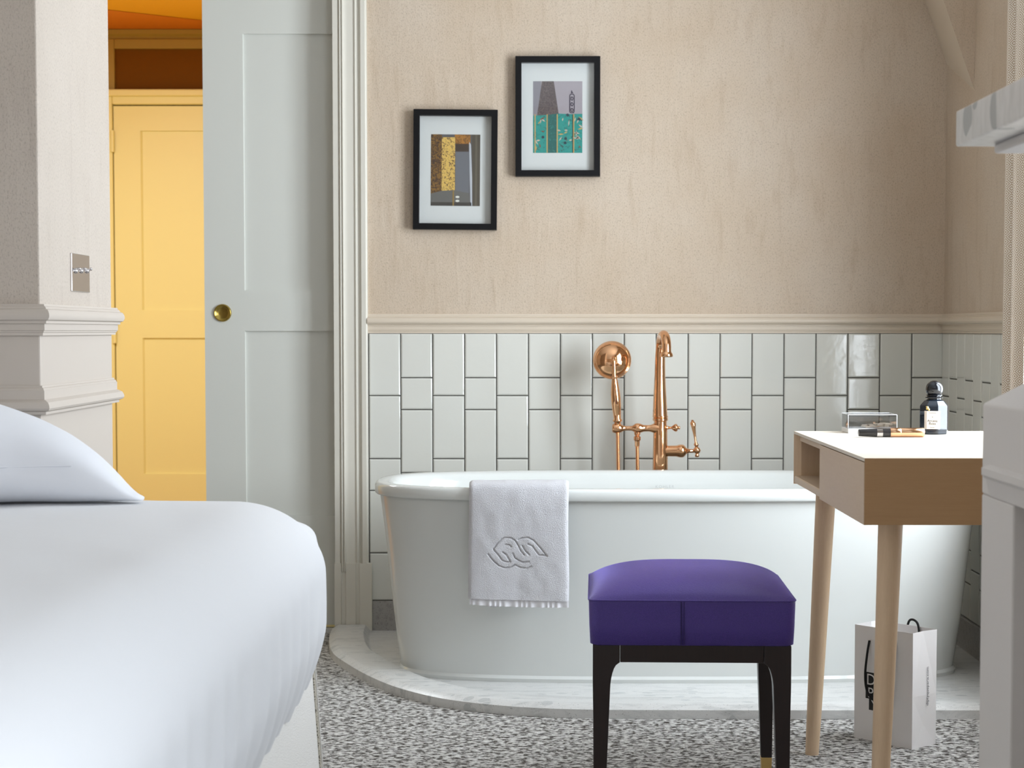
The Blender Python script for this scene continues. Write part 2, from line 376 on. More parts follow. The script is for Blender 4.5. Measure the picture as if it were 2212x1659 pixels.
# pillar / wall end on the left
PX = -0.906; PY0 = 3.327; PY1 = 3.893
pillar = MB().box(XL, PX, PY0, PY1, 0.975, ZC); pillar = struct(pillar.build('wall_pillar', M_PILL, bevel=0.003))
MB().box(XL, PX, PY0, PY1, 0.0, 0.975).build('dado_panel', M_PPANEL, pillar, bevel=0.003)
# moulded rails that wrap the pillar: profile = (projection, z)
def wrap_rail(prof, name, n):
    R = []
    for d, z in prof:
        R.append([(XL, PY0-d, z), (PX+d, PY0-d, z), (PX+d, PY1+d, z), (XL, PY1+d, z)])
    mb = MB(); mb.rings(R, False, False, False)
    mb.add(R[0], [(0, 1, 2, 3)]); mb.add(R[-1], [(0, 1, 2, 3)])
    return struct(mb.build(name, M_PPANEL, smooth=True, angle=28))
up = [(0.0, 1.0035), (0.010, 1.0035), (0.0105, 1.000), (0.0125, 0.999), (0.0145, 0.996), (0.0145, 0.9945), (0.018, 0.9935), (0.0205, 0.990), (0.022, 0.985), (0.022, 0.980),
      (0.0195, 0.975), (0.0145, 0.9725), (0.0145, 0.968), (0.0105, 0.9675), (0.0105, 0.9555), (0.0085, 0.954), (0.0085, 0.952), (0.0065, 0.9505), (0.0065, 0.946), (0.0, 0.946)]
up = [(d*1.05, z) for d, z in up]
wrap_rail(up, 'trim_1', 1)
lo = [(0, 0.8535), (0.003, 0.8535), (0.0035, 0.850), (0.006, 0.8485), (0.0075, 0.845), (0.0085, 0.8445), (0.0085, 0.828), (0.012, 0.8265), (0.0175, 0.823), (0.0205, 0.817), (0.021, 0.812), (0.0185, 0.808), (0.012, 0.8055), (0.012, 0.8005), (0, 0.8005)]
wrap_rail(lo, 'trim_2', 2)
# chair rail on back and right walls
rail = [(0, 1.0065), (0.006, 1.0065), (0.007, 1.0015), (0.011, 0.9995), (0.011, 0.997), (0.018, 0.9945), (0.0225, 0.9885), (0.023, 0.982), (0.020, 0.9765), (0.0135, 0.9735), (0.0135, 0.9705), (0.010, 0.970), (0.010, 0.957), (0.008, 0.9555), (0.008, 0.953), (0.006, 0.9515), (0.006, 0.9465), (0, 0.9465)]
R = [[(-0.515, YB-d, z), (XR-d, YB-d, z), (XR-d, 4.75, z)] for d, z in rail]
mb = MB(); mb.rings(R, False, False, False); mb.face([i*3 for i in range(len(rail))]); struct(mb.build('trim_3', M_TRIM, smooth=True, angle=28))
# door casing (moulded architrave): profile along X, projection in -Y
def casing(x0, prof, z0, z1, mb):
    R = [[(x0+u, YB-d, z0), (x0+u, YB-d, z1)] for u, d in prof]; mb.rings(R, False, False, False)
cp = [(0, -0.045), (0, 0.022), (0.0155, 0.022), (0.017, 0.018), (0.019, 0.018), (0.020, 0.024), (0.0225, 0.0265), (0.025, 0.024), (0.0255, 0.020), (0.0275, 0.020), (0.0285, 0.025), (0.0305, 0.027), (0.0325, 0.025),
      (0.0335, 0.018), (0.037, 0.0165), (0.045, 0.016), (0.0655, 0.016), (0.0665, 0.019), (0.069, 0.0205), (0.0705, 0.018), (0.0745, 0.012), (0.080, 0.010), (0.0835, 0.012), (0.0845, 0.020), (0.0865, 0.022), (0.0995, 0.022), (0.1005, 0.018), (0.104, 0.016), (0.105, 0.0), (0.105, -0.004)]
mb = MB(); casing(-0.6185, cp, 0.20, ZC, mb); struct(mb.build('trim_4', M_CASE, smooth=True, angle=25))
pp = [(0, -0.045), (0, 0.026), (0.0205, 0.026), (0.022, 0.021), (0.034, 0.021), (0.036, 0.026), (0.066, 0.026), (0.0675, 0.0215), (0.078, 0.0215), (0.0795, 0.026), (0.117, 0.026), (0.117, 0)]
mb = MB(); casing(-0.6205, pp, 0.0, 0.226, mb)
mb.add([(-0.6205+u, YB-d, 0.226) for u, d in pp], [tuple(range(len(pp)))]); struct(mb.build('trim_5', M_CASE, smooth=True, angle=20))
# sloping attic beam in the far right corner
bm_ = MB()
n0 = [(1.191-0.37*0.7, 1.925+0.7), (1.191, 1.925), (1.2875, 1.655), (XR+0.02, 1.60), (XR+0.02, 1.925+0.7)]
f0 = [(1.211-0.367*0.7, 1.994+0.631), (1.211, 1.994), (1.2865, 1.788), (XR+0.02, 1.72), (XR+0.02, 1.925+0.7)]
vs = [(p[0], 5.30, p[1]) for p in n0]+[(p[0], YB+0.01, p[1]) for p in f0]
bm_.add(vs, [(0, 1, 2, 3, 4), (5, 9, 8, 7, 6)], 1)
bm_.add(vs, [(i, (i+1) % 5, (i+1) % 5+5, i+5) for i in range(5)], 0)
struct(bm_.build('trim_6', [M_TRIM, M_WALL]))

# ------------------------------------------------------------------ sliding door leaf
YD = 5.715
d1 = sroot('door_1', (-0.8, YD, 0.012))
lf = MB(); dz0, dz1 = 0.012, 2.10; dx0, dx1 = -1.0355, -0.53; rec = 0.009; yf = YD
xs = dx0+0.1265
lf.box(dx0, xs, yf, yf+0.038, dz0, dz1)
z_a = (0.20, 0.364); 
def zpx(y): return at(600, y, YD).z
zu1, zu0, zl1, zl0 = zpx(73), zpx(627), zpx(715), zpx(1113)
lf.box(xs, dx1, yf, yf+0.038, dz0, zl0); lf.box(xs, dx1, yf, yf+0.038, zl1, zu0); lf.box(xs, dx1, yf, yf+0.038, zu1, dz1)
for a, b in ((zl0, zl1), (zu0, zu1)):
    lf.box(xs, dx1, yf+rec, yf+0.038, a, b)
    lf.prism([(xs, yf+0.004), (xs+0.0015, yf+rec), (xs, yf+rec)], 'z', a, b)
lf.build('leaf', M_LEAF, d1, off=d1.location)
c = at(481, 676, YD)
pl = MB(); pl.lathe([(0.0001, -0.0008), (0.010, -0.0012), (0.018, -0.0026), (0.0225, -0.0050), (0.0238, -0.0068), (0.0256, -0.0072), (0.0272, -0.0056), (0.028, 0.0)], c, 'y', 48, cap=False)
fp = pl.build('flush_pull', M_OLDBRASS, d1, smooth=True, off=d1.location, angle=60); fp['label'] = 'round aged brass flush pull'
# cut the leaf behind the cup is not visible; the cup sits on the face
MB().box(dx0, dx1, YD-0.0006, YD+0.03, 0.0115, 0.0185).build('gap_light_strip', M_YEL, d1, off=d1.location)  # yellow strip standing in for corridor light in the gap under the leaf
struct(MB().box(-1.46, -0.62, YD-0.03, YD+0.045, 0, 0.0095).build('trim_11', M_MARB))
# ------------------------------------------------------------------ yellow corridor
YC = 8.5
struct(MB().box(-2.5, -0.45, YB+0.12, YC+0.1, -0.12, 0.004).build('floor_corridor', mat('corridor_floor', (0.40, 0.17, 0.02), 0.7)))
struct(MB().box(-2.6, -2.5, YB+0.12, YC+0.1, 0, 2.6).build('wall_corridor_left', M_YEL))
struct(MB().box(-0.94, -0.84, YB+0.16, YC+0.1, 0, 2.6).build('wall_corridor_right', M_YEL))
cw = MB(); cw.box(-2.5, -0.94, YC, YC+0.1, 0, 2.5); struct(cw.build('wall_corridor_end', M_YELSHADE))
struct(MB().box(-2.5, -0.9, YB+0.045, YB+0.12, 2.2, 2.5).build('wall_corridor_header', M_YELSHADE))
struct(MB().box(-2.6, -0.84, YB+0.05, YC+0.1, at(300, 64, YC).z, 2.55).build('ceiling_corridor', M_ORG))
struct(MB().box(-0.94, -0.45, YB+0.12, YB+0.16, 0.004, 2.5).build('wall_corridor_front', M_YEL))
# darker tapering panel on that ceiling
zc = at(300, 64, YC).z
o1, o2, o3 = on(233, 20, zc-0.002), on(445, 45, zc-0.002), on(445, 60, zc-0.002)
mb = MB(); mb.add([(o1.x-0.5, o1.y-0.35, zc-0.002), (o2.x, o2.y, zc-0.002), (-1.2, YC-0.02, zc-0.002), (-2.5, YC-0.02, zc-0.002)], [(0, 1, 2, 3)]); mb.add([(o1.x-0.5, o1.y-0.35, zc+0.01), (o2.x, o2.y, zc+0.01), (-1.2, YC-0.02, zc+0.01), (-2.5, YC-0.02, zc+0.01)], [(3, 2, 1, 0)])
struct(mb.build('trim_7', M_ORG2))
mb = MB(); zt = at(300, 66, YC).z; mb.prism([(YC, zt), (YC-0.035, zt), (YC-0.035, zt-0.02), (YC-0.02, zt-0.03), (YC-0.02, zt-0.045), (YC, zt-0.055)], 'x', -2.5, -0.94); struct(mb.build('trim_8', M_YELSHADE))
# transom
def cz(y): return at(300, y, YC).z
def cxp(x): return at(x, 400, YC).x
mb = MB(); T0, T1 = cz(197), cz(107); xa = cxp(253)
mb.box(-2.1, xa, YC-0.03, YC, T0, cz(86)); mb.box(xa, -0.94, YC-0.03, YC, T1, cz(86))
struct(mb.build('trim_9', M_YELSHADE, bevel=0.004))
wn = sroot('window_3', (xa, YC, T0)); MB().box(xa, -0.94, YC-0.012, YC-0.006, T0, T1).build('pane', M_DKPANE, wn, off=wn.location)
# yellow door frame and door
xd = cxp(250); zd = cz(229)
mb = MB(); mb.box(-2.12, xd, YC-0.06, YC, 0, T0); mb.box(xd, -0.98, YC-0.06, YC, zd, T0); mb.box(-2.12, -0.98, YC-0.075, YC, cz(212), T0)
struct(mb.build('trim_10', M_YEL, bevel=0.006))
d2 = sroot('door_2', (xd, YC-0.05, 0.0)); off = d2.location
mb = MB(); p0 = cxp(309); y_ = YC-0.048; r_ = 0.010
mb.box(xd+0.004, p0, y_, YC-0.01, 0.01, zd-0.006)
za, zb_, zc_, ze = cz(285), cz(670), cz(730), cz(1022)
for a, b in ((za, zd-0.006), (zc_, zb_), (0.01, ze)): mb.box(p0, -0.98, y_, YC-0.01, a, b)
for a, b in ((zb_, za), (ze, zc_)):
    mb.box(p0, -0.98, y_+r_, YC-0.01, a, b); mb.prism([(p0, y_), (p0+0.008, y_+r_), (p0, y_+r_)], 'z', a, b)
mb.build('leaf', M_YEL, d2, off=off)
for yy in (308, 718):
    zz = cz(yy); MB().lathe([(0.009, -0.05), (0.009, 0.05)], (xd+0.001, YC-0.062, zz), 'z', 16).build('hinge', M_YEL, d2, smooth=True, off=off)

# ------------------------------------------------------------------ stone platform with raised kerb
kp = [(-0.627, YB-0.03, 0), (-0.622, 5.50, 0), (-0.612, 5.40, 0), (-0.588, 5.24, 0), (-0.547, 5.095, 0), (-0.438, 4.835, 0), (-0.324, 4.645, 0), (-0.175, 4.505, 0), (0.057, 4.418, 0), (0.40, 4.402, 0), (0.79, 4.400, 0), (XR, 4.400, 0)]
kc = catmull(kp, 6)
def offs(path, d):
    out = []
    for i, p in enumerate(path):
        tg = (path[min(i+1, len(path)-1)]-path[max(i-1, 0)]).normalized(); nn = Vector((-tg.y, tg.x, 0)); out.append(p+nn*d)
    return out
sections = [(0, 0.0), (0.0, 0.022), (0.004, 0.0245), (0.018, 0.0325), (0.022, 0.0335), (0.100, 0.0335), (0.104, 0.032), (0.118, 0.014), (0.122, 0.012)]
mb = MB(); R = []
for d, z in sections: R.append([(min(p.x, XR), min(p.y, YB), z) for p in offs(kc, d)])
mb.rings(R, False, False, False)
inner = R[-1]; o = mb.add(inner+[(XR, YB, 0.012), (inner[0][0], YB, 0.012)], [tuple(range(len(inner)+2))])
struct(mb.build('platform', M_MARB, smooth=True, angle=22))

# ------------------------------------------------------------------ bathtub
TCX, TCY = 0.402, 5.03
tubr = root('bathtub', (TCX, TCY, 0.012), 'large white oval freestanding bathtub standing on the pale stone platform', 'bathtub')
def sup(a, b, n, N=96):
    out = []
    for k in range(N):
        th = 2*pi*k/N; c_, s_ = cos(th), sin(th)
        out.append((a*abs(c_)**(2/n)*(1 if c_ >= 0 else -1), b*abs(s_)**(2/n)*(1 if s_ >= 0 else -1)))
    return out
RA, RB = 0.838, 0.345; NN = 3.05; ZR = 0.541
def ring(a, b, z, n=NN): return [(TCX+x, TCY+y, z) for x, y in sup(a, b, n)]
body = MB(); R = []
for z, a, b, n in [(0.012, .774, .240, 3.0), (0.022, .776, .243, 3.0), (0.030, .769, .238, 3.0), (0.10, .779, .252, 3.0), (0.25, .796, .280, 3.0), (0.40, .811, .307, 3.0), (0.505, .824, .330, 3.05), (0.512, .826, .331, 3.05)]:
    R.append(ring(a, b, z, n))
body.rings(R, True, True, False); body.build('tub_shell', M_TUB, tubr, smooth=True, off=tubr.location)
rim = MB(); R = []
for d, z in [(0.013, 0.508), (0.003, 0.509), (0.0, 0.513), (0.0, 0.532), (0.003, 0.538), (0.009, 0.541), (0.030, 0.541), (0.042, 0.539), (0.050, 0.530), (0.058, 0.50), (0.075, 0.36), (0.10, 0.20), (0.16, 0.12), (0.24, 0.11)]:
    R.append(ring(RA-d, RB-d, z, NN if d < 0.1 else 2.7))
rim.rings(R, True, False, True); rim.build('rim_and_basin', M_TUB, tubr, smooth=True, off=tubr.location, angle=50)
# maker's mark on the far inner wall
mk = text_mb('KOHLER', 0.0125, (at(1415, 1046, 5.31).x, 5.297, 0.492), (1, 0, 0), (0, 0.18, 1), 0.0005, 1.25)
mk.build('maker_mark', M_TUBLOGO, tubr, off=tubr.location)
MB().lathe([(0.030, 0.1095), (0.030, 0.114), (0.024, 0.116)], (TCX, TCY, 0), 'z', 32).build('drain', M_ROSE, tubr, smooth=True, off=tubr.location)

# ------------------------------------------------------------------ towel over the rim
TX0, TX1 = -0.1655, 0.0945; YF = TCY-RB
path = [(YF+0.075, 0.49), (YF+0.064, 0.528), (YF+0.052, 0.549), (YF+0.035, 0.556), (YF+0.012, 0.555), (YF-0.006, 0.549), (YF-0.013, 0.535), (YF-0.016, 0.50), (YF-0.014, 0.42), (YF-0.012, 0.33), (YF-0.012, 0.252)]
tw = root('hand_towel', (-0.035, YF-0.01, 0.24), 'white embossed terry hand towel draped over the near rim of the bathtub', 'towel')
pc = catmull([(0, a, b) for a, b in path], 12)
acc = [0]
for i in range(1, len(pc)): acc.append(acc[-1]+(pc[i]-pc[i-1]).length)
LT = acc[-1]
def along(s):
    s = max(0, min(LT, s)); i = 1
    while i < len(acc)-1 and acc[i] < s: i += 1
    k = (s-acc[i-1])/max(1e-9, acc[i]-acc[i-1]); return pc[i-1].lerp(pc[i], k)
def zpix(px, py):   # zoom-crop pixel of the towel -> (x, z) metres
    q = at(950+px/4.88, 1000+py/4.88, YF-0.014); return (q.x, q.z)
GRV = [[(505, 970), (560, 1040), (620, 1095), (690, 1118), (750, 1108), (795, 1080)], [(610, 975), (655, 1035), (690, 1052), (740, 1052)], [(660, 950), (700, 975), (740, 1045)],
       [(640, 815), (680, 795), (740, 795), (790, 820), (825, 875), (850, 930), (890, 975)], [(560, 920), (600, 860), (650, 815)], [(690, 870), (730, 872), (752, 892)], [(560, 920), (610, 975)],
       [(820, 815), (860, 798), (930, 790), (990, 820), (1060, 900), (1130, 985)], [(870, 880), (900, 930), (945, 975)], [(930, 860), (975, 880), (1015, 935), (1045, 975)],
       [(805, 1090), (850, 1110), (920, 1118), (965, 1095)], [(830, 1035), (880, 1057), (940, 1045)], [(770, 960), (790, 1010), (835, 1035)], [(1130, 985), (1090, 975), (1045, 975)]]
GS = []
for g in GRV:
    q = [zpix(*p) for p in g]
    for a, b in zip(q, q[1:]): GS.append((a, b))
gx0 = min(min(a[0], b[0]) for a, b in GS)-.01; gx1 = max(max(a[0], b[0]) for a, b in GS)+.01; gz0 = min(min(a[1], b[1]) for a, b in GS)-.01; gz1 = max(max(a[1], b[1]) for a, b in GS)+.01
def groove(x, z):
    if x < gx0 or x > gx1 or z < gz0 or z > gz1: return 0
    d = 9
    for a, b in GS:
        vx, vz = b[0]-a[0], b[1]-a[1]; t = max(0, min(1, ((x-a[0])*vx+(z-a[1])*vz)/(vx*vx+vz*vz+1e-12)))
        d = min(d, hypot(x-a[0]-vx*t, z-a[1]-vz*t))
    return max(0, 1-d/0.0024)
def towel_pt(u, v, layer):
    p = along(v*LT); hang = p.z < 0.53 and p.y < YF
    x = TX0+(TX1-TX0)*u
    x += (-0.006*max(0, (v-0.4)))*(1-u)+0.003*sin(v*9)*u*0.4
    q = along(min(LT, v*LT+0.003)); tg = (q-p); 
    if tg.length < 1e-7: tg = Vector((0, 0, -1))
    tg.normalize(); nn = Vector((0, -tg.z, tg.y)); 
    if nn.dot(Vector((0, -1, 0.6))) < 0: nn = -nn
    e = min(u, 1-u)*2; th = 0.0065*(1-(1-min(1, e/0.09))**2.4*0.85)
    wav = 0.0022*sin(u*7+1.2)*max(0, v-0.35)*2+0.0012*noise.noise(Vector((u*9, v*12, 2)))
    d = th*layer+wav
    z = p.z+0.008*(u-0.5)*max(0, 1-v*2.2)+(-0.006*(u-0.35) if v > .6 else 0)*(v-0.6)
    if layer > 0 and hang: d -= 0.0042*groove(x, z)
    return Vector((x, p.y+RB*(1-(1-abs((x-TCX)/RA)**NN)**(1/NN)), z))+nn*d
mb = MB(); mb.grid(lambda u, v: towel_pt(u, v, 1), 150, 250)
mb.grid(lambda u, v: towel_pt(u, v, -0.6), 20, 40)
n1 = 151*251
mb2 = MB()
mb.build('terry_cloth', M_TOWEL, tw, smooth=True, off=tw.location, angle=180)
# edge strips closing the two faces
for u in (0, 1):
    ed = MB(); ed.grid(lambda a, b: towel_pt(u, b, 1).lerp(towel_pt(u, b, -0.6), a), 2, 60)
    ed.build('side_edge', M_TOWEL, tw, smooth=True, off=tw.location)
zb = along(LT).z
hm = MB()
def hem(u, v, s):
    p = towel_pt(u, 1.0, 0); k = 0.0018*sin(u*95+2*sin(u*23))
    return Vector((p.x+0.0025*(u-0.5)*-2*1+0.002, p.y-0.002*s+k*(0.4+v)-0.001, p.z+0.003-v*0.0185-0.003*sin(u*3.0)))
hm.grid(lambda u, v: hem(u, v, 1), 120, 5); hm.grid(lambda u, v: hem(u, v, -1), 120, 5); hm.build('pleated_hem', M_HEM, tw, smooth=True, off=tw.location, angle=180)
cl = MB(); cl.grid(lambda u, v: hem(0.12+u*0.22, v, -1.5)+Vector((0, 0.001, -0.0035*sin(pi*u))), 20, 3); cl.build('care_tag', M_HEM, tw, smooth=True, off=tw.location)

# ------------------------------------------------------------------ tub filler (rose gold)
YT = 5.48
fr = root('tub_filler', (at(1429, 1010, YT).x, YT, 0.012), 'tall rose gold floor standing bath tap with cross lever behind the bathtub', 'tap'); off = fr.location
def zt_(y): return at(1430, y, YT).z
xc = at(1426.5, 900, YT).x
S_ = 1/ (FPX/(YT))   # metres per pixel about there
def pz(zx, zy, D=YT): return at(1240+zx/4.61, 690+zy/4.61, D)
st = MB()
prof = [(0.030, 0.012), (0.030, 0.018), (0.0232, 0.024)]
for zy, wd in [(1500, 152), (1340, 148), (1180, 142), (1100, 140), (1040, 128), (1010, 130)]: prof.append((wd/2/4.61*S_, pz(850, zy).z))
st.lathe(prof, (xc, YT, 0), 'z', 40); st.build('column', M_ROSE, fr, smooth=True, off=off, angle=50)
cl = MB(); cl.lathe([(0.0, pz(0, 1012).z), (0.0205, pz(0, 1012).z), (0.0232, pz(0, 1006).z), (0.0232, pz(0, 985).z), (0.0212, pz(0, 980).z), (0.0236, pz(0, 972).z), (0.0236, pz(0, 962).z), (0.020, pz(0, 956).z)], (xc, YT, 0), 'z', 40); cl.build('collar', M_ROSE, fr, smooth=True, off=off, angle=40)
# spout: tapering pipe, then bend towards the room
cen = []; rad = []
for zx, zy, wd in [(857, 960, 148), (856, 880, 140), (855, 780, 130), (855, 680, 119), (855, 560, 108), (856, 440, 103), (858, 350, 100), (862, 290, 98)]:
    q = pz(zx, zy); cen.append(q); rad.append(wd/2/4.61*S_)
top = cen[-1]; dx = pz(893, 330).x-top.x
for k in range(1, 15):
    a = pi*k/15; R_ = 0.058
    cen.append(Vector((top.x+dx*(1-cos(a))/2, top.y-R_+R_*cos(a), top.z+ (pz(870, 112).z-top.z-0.013)*sin(a)))); rad.append(0.0152-0.0014*k/15)
lst = Vector((top.x+dx, top.y-2*R_, top.z)); zo = 0.8800
for zz, rr in [(lst.z+0.001, 0.0138), (lst.z-0.006, 0.0138), (zo+0.010, 0.0150), (zo+0.006, 0.0182), (zo, 0.0195), (zo-0.003, 0.0182)]:
    cen.append(Vector((lst.x, lst.y-0.001, zz))); rad.append(rr)
sp = MB(); sp.tube(cen, rad, 28); spo = sp.build('spout', M_ROSE, fr, smooth=True, off=off, angle=60)
e = cen[-1]; MB().lathe([(0.0145, -0.0006), (0.0145, 0.004)], (e.x, e.y, e.z-0.0003), 'z', 28).build('outlet', M_ROSEIN, spo, smooth=True, off=off)
# right-hand valve body and cross lever
vb = MB(); zc0 = pz(0, 1310).z; X = lambda zx: pz(zx, 1310).x
vb.lathe([(0.0165, X(870)), (0.0168, X(1018)), (0.0175, X(1022)), (0.0175, X(1030)), (0.0185, X(1034)), (0.020, X(1060)), (0.0195, X(1085)), (0.016, X(1102)), (0.010, X(1118)), (0.0075, X(1128)), (0.0085, X(1136)), (0.006, X(1145)), (0.0055, X(1195))], (0, YT, zc0), 'x', 32)
vb.build('valve_body', M_ROSE, fr, smooth=True, off=off, angle=45)
lv = MB(); lx = X(1224)
lz = lambda zy: pz(1224, zy).z
lv.lathe([(0.002, lz(1372)), (0.006, lz(1366)), (0.0068, lz(1350)), (0.004, lz(1336)), (0.0085, lz(1326)), (0.0112, lz(1302)), (0.0085, lz(1278)), (0.0045, lz(1268)), (0.0075, lz(1250)), (0.0072, lz(1240)), (0.0042, lz(1228)), (0.0035, lz(1190)), (0.0045, lz(1130)), (0.0068, lz(1070)), (0.0088, lz(1035)), (0.0062, lz(1020)), (0.0035, lz(1012)), (0.0048, lz(1004)), (0.002, lz(998))], (lx, YT-0.004, 0), 'z', 24)
for i, v_ in enumerate(lv.v):
    v_.x += (lz(1302)-v_.z)*0.16 if v_.z > lz(1302) else 0
lv.build('lever', M_ROSE, fr, smooth=True, off=off, angle=60)
kb = MB(); zk = pz(0, 1078).z
kb.lathe([(0.0055, X(900)), (0.0055, X(938)), (0.003, X(945)), (0.0045, X(955)), (0.0028, X(962)), (0.0042, X(972)), (0.0105, X(996)), (0.0125, X(1012)), (0.0105, X(1026)), (0.0045, X(1032)), (0.0052, X(1040)), (0.0052, X(1050)), (0.003, X(1055))], (0, YT-0.004, zk), 'x', 24)
kb.build('diverter_knob', M_ROSE, fr, smooth=True, off=off, angle=60)
# left arm with two ball elbows
am = MB()
za_ = pz(0, 1083).z
am.lathe([(0.0145, X(840)), (0.0145, X(790)), (0.0110, X(765)), (0.0098, X(740)), (0.0102, X(690)), (0.0115, X(682)), (0.0125, X(672)), (0.0145, X(655)), (0.0158, X(632)), (0.0145, X(608)), (0.0105, X(592)), (0.0072, X(575)), (0.0068, X(540)), (0.0072, X(500)), (0.0100, X(480)), (0.0132, X(464)), (0.0148, X(440)), (0.0155, X(415)), (0.0140, X(396)), (0.0128, X(384)), (0.0100, X(378))], (0, YT-0.006, za_), 'x', 28)
am.build('hose_arm', M_ROSE, fr, smooth=True, off=off, angle=60)
cb = MB(); xq = X(628); q = lambda zy: pz(628, zy).z
cb.lathe([(0.0095, q(1120)), (0.0095, q(1145)), (0.0072, q(1150)), (0.0072, q(1160)), (0.0108, q(1166)), (0.0108, q(1200)), (0.0078, q(1210)), (0.0072, q(1262))], (xq, YT-0.006, 0), 'z', 28); cb.build('hose_coupling', M_ROSE, fr, smooth=True, off=off, angle=40)
def hose(x0, z0, x1, z1, name):
    mb = MB(); n = 240; pts = []; rr = []
    for k in range(n*4):
        t_ = k/(n*4-1); pts.append((x0+(x1-x0)*t_+0.004*sin(t_*3), YT-0.006+0.01*sin(t_*2.2), z0+(z1-z0)*t_)); rr.append(0.0056+0.0013*cos(2*pi*k/4))
    mb.tube(pts, rr, 12); mb.build(name, M_ROSE, fr, smooth=True, off=off, angle=180)
hose(pz(437, 0).x, pz(0, 1130).z, pz(440, 0).x, 0.05, 'shower_hose'); hose(xq, q(1255), xq, 0.05, 'supply_hose')
# hand shower
hs = MB(); c0 = pz(432, 1010, YT-0.006); c1 = pz(402, 575, YT-0.018); pts = []; rr = []
for zy, wd, zx in [(1050, 62, 434), (1022, 66, 433), (1012, 94, 432), (1000, 94, 432), (990, 72, 431), (940, 80, 428), (860, 94, 422), (800, 98, 417), (740, 94, 413), (680, 82, 409), (610, 62, 405), (585, 50, 403), (575, 58, 402), (565, 58, 402), (555, 44, 401), (480, 42, 399), (430, 44, 397)]:
    pts.append(pz(zx, zy, YT-0.006-0.012*(1050-zy)/600)); rr.append(wd/2/4.61*S_)
lp = pts[-1]
for k in range(1, 9):
    a = pi/2*k/8; pts.append(Vector((lp.x, lp.y+0.018*(1-cos(a)), lp.z+0.014*sin(a)))); rr.append(0.0066)
pts.append(pts[-1]+Vector((0, 0.012, 0))); rr.append(0.0066)
hs.tube(pts, rr, 24); hso = hs.build('handset', M_ROSE, fr, smooth=True, off=off, angle=60)
dc = pz(383, 402, YT-0.004); rD = 192/4.61*S_
ds = MB(); ds.lathe([(0.0, -0.022), (0.006, -0.0218), (0.014, -0.0205), (0.024, -0.018), (0.034, -0.0135), (0.043, -0.0075), (0.0485, -0.002), (0.0505, 0.0005), (0.0515, 0.004), (rD-0.0015, 0.0045), (rD, 0.008), (rD, 0.013), (rD-0.004, 0.016), (0.0, 0.016)], (0, 0, 0), 'y', 64, cap=False)
Mx = Matrix.Rotation(radians(-8), 4, 'X')
for i in range(len(ds.v)): ds.v[i] = Mx @ ds.v[i] + dc + Vector((0, 0.016, 0))
ds.build('spray_head', M_ROSE, hso, smooth=True, off=off, angle=40)

# ------------------------------------------------------------------ framed pictures
def picture(px, label, tilt, fill, group=None):
    x0, y0, x1, y1, ex, ey = px     # outer corners, picture window
    a, b = at(x0, y0, YB), at(x1, y1, YB); cxm, czm = (a.x+b.x)/2, (a.z+b.z)/2; hw, hh = (b.x-a.x)/2, (a.z-b.z)/2
    r = root('framed_picture', (cxm, YB-0.001, czm), label, 'picture'); r.rotation_euler = (0, radians(tilt), 0)
    f = MB(); fw = 0.0188; dpt = 0.032
    R = [[(-(hw-d), -y, -(hh-d)), ((hw-d), -y, -(hh-d)), ((hw-d), -y, (hh-d)), (-(hw-d), -y, (hh-d))] for d, y in ((0, 0), (0, dpt), (fw, dpt), (fw, 0.008), (fw, 0.002))]
    f.rings(R, True, False, False); f.add(R[-1], [(0, 1, 2, 3)]); f.build('frame', M_BLKF, r)
    MB().box(-hw+fw, hw-fw, -0.0075, -0.004, -hh+fw, hh-fw).build('mat_board', M_MATB, r)
    ww, wh = 0.0765, 0.1105
    pr = MB(); mats = []
    def quad(pts, m, lay):
        if m not in mats: mats.append(m)
        pr.add([((u-0.5)*2*ww, -0.0077-0.00012*lay, (0.5-v)*2*wh) for u, v in pts], [tuple(range(len(pts)))], mats.index(m))
    fill(quad); pr.build('print', mats, r)
    MB().box(-hw+fw, hw-fw, -0.0275, -0.026, -hh+fw, hh-fw).build('glazing', M_PANE, r)
    return r
def col(n, c, r=0.6): return mat('print_'+n, c, r)
def zig(n, c1, c2, sc, th=0.5):
    m = mat('print_'+n, c1, 0.6)
    if not m.get('z'):
        m['z'] = 1; t = NT(m); nz = t.noise(t.mapping((1, 1, 1)), sc, 3, 0.6, 1.5); t.color(t.mix(t.ramp(nz, [(th-0.03, (0, 0, 0)), (th+0.03, (1, 1, 1))]), c1, c2))
    return m
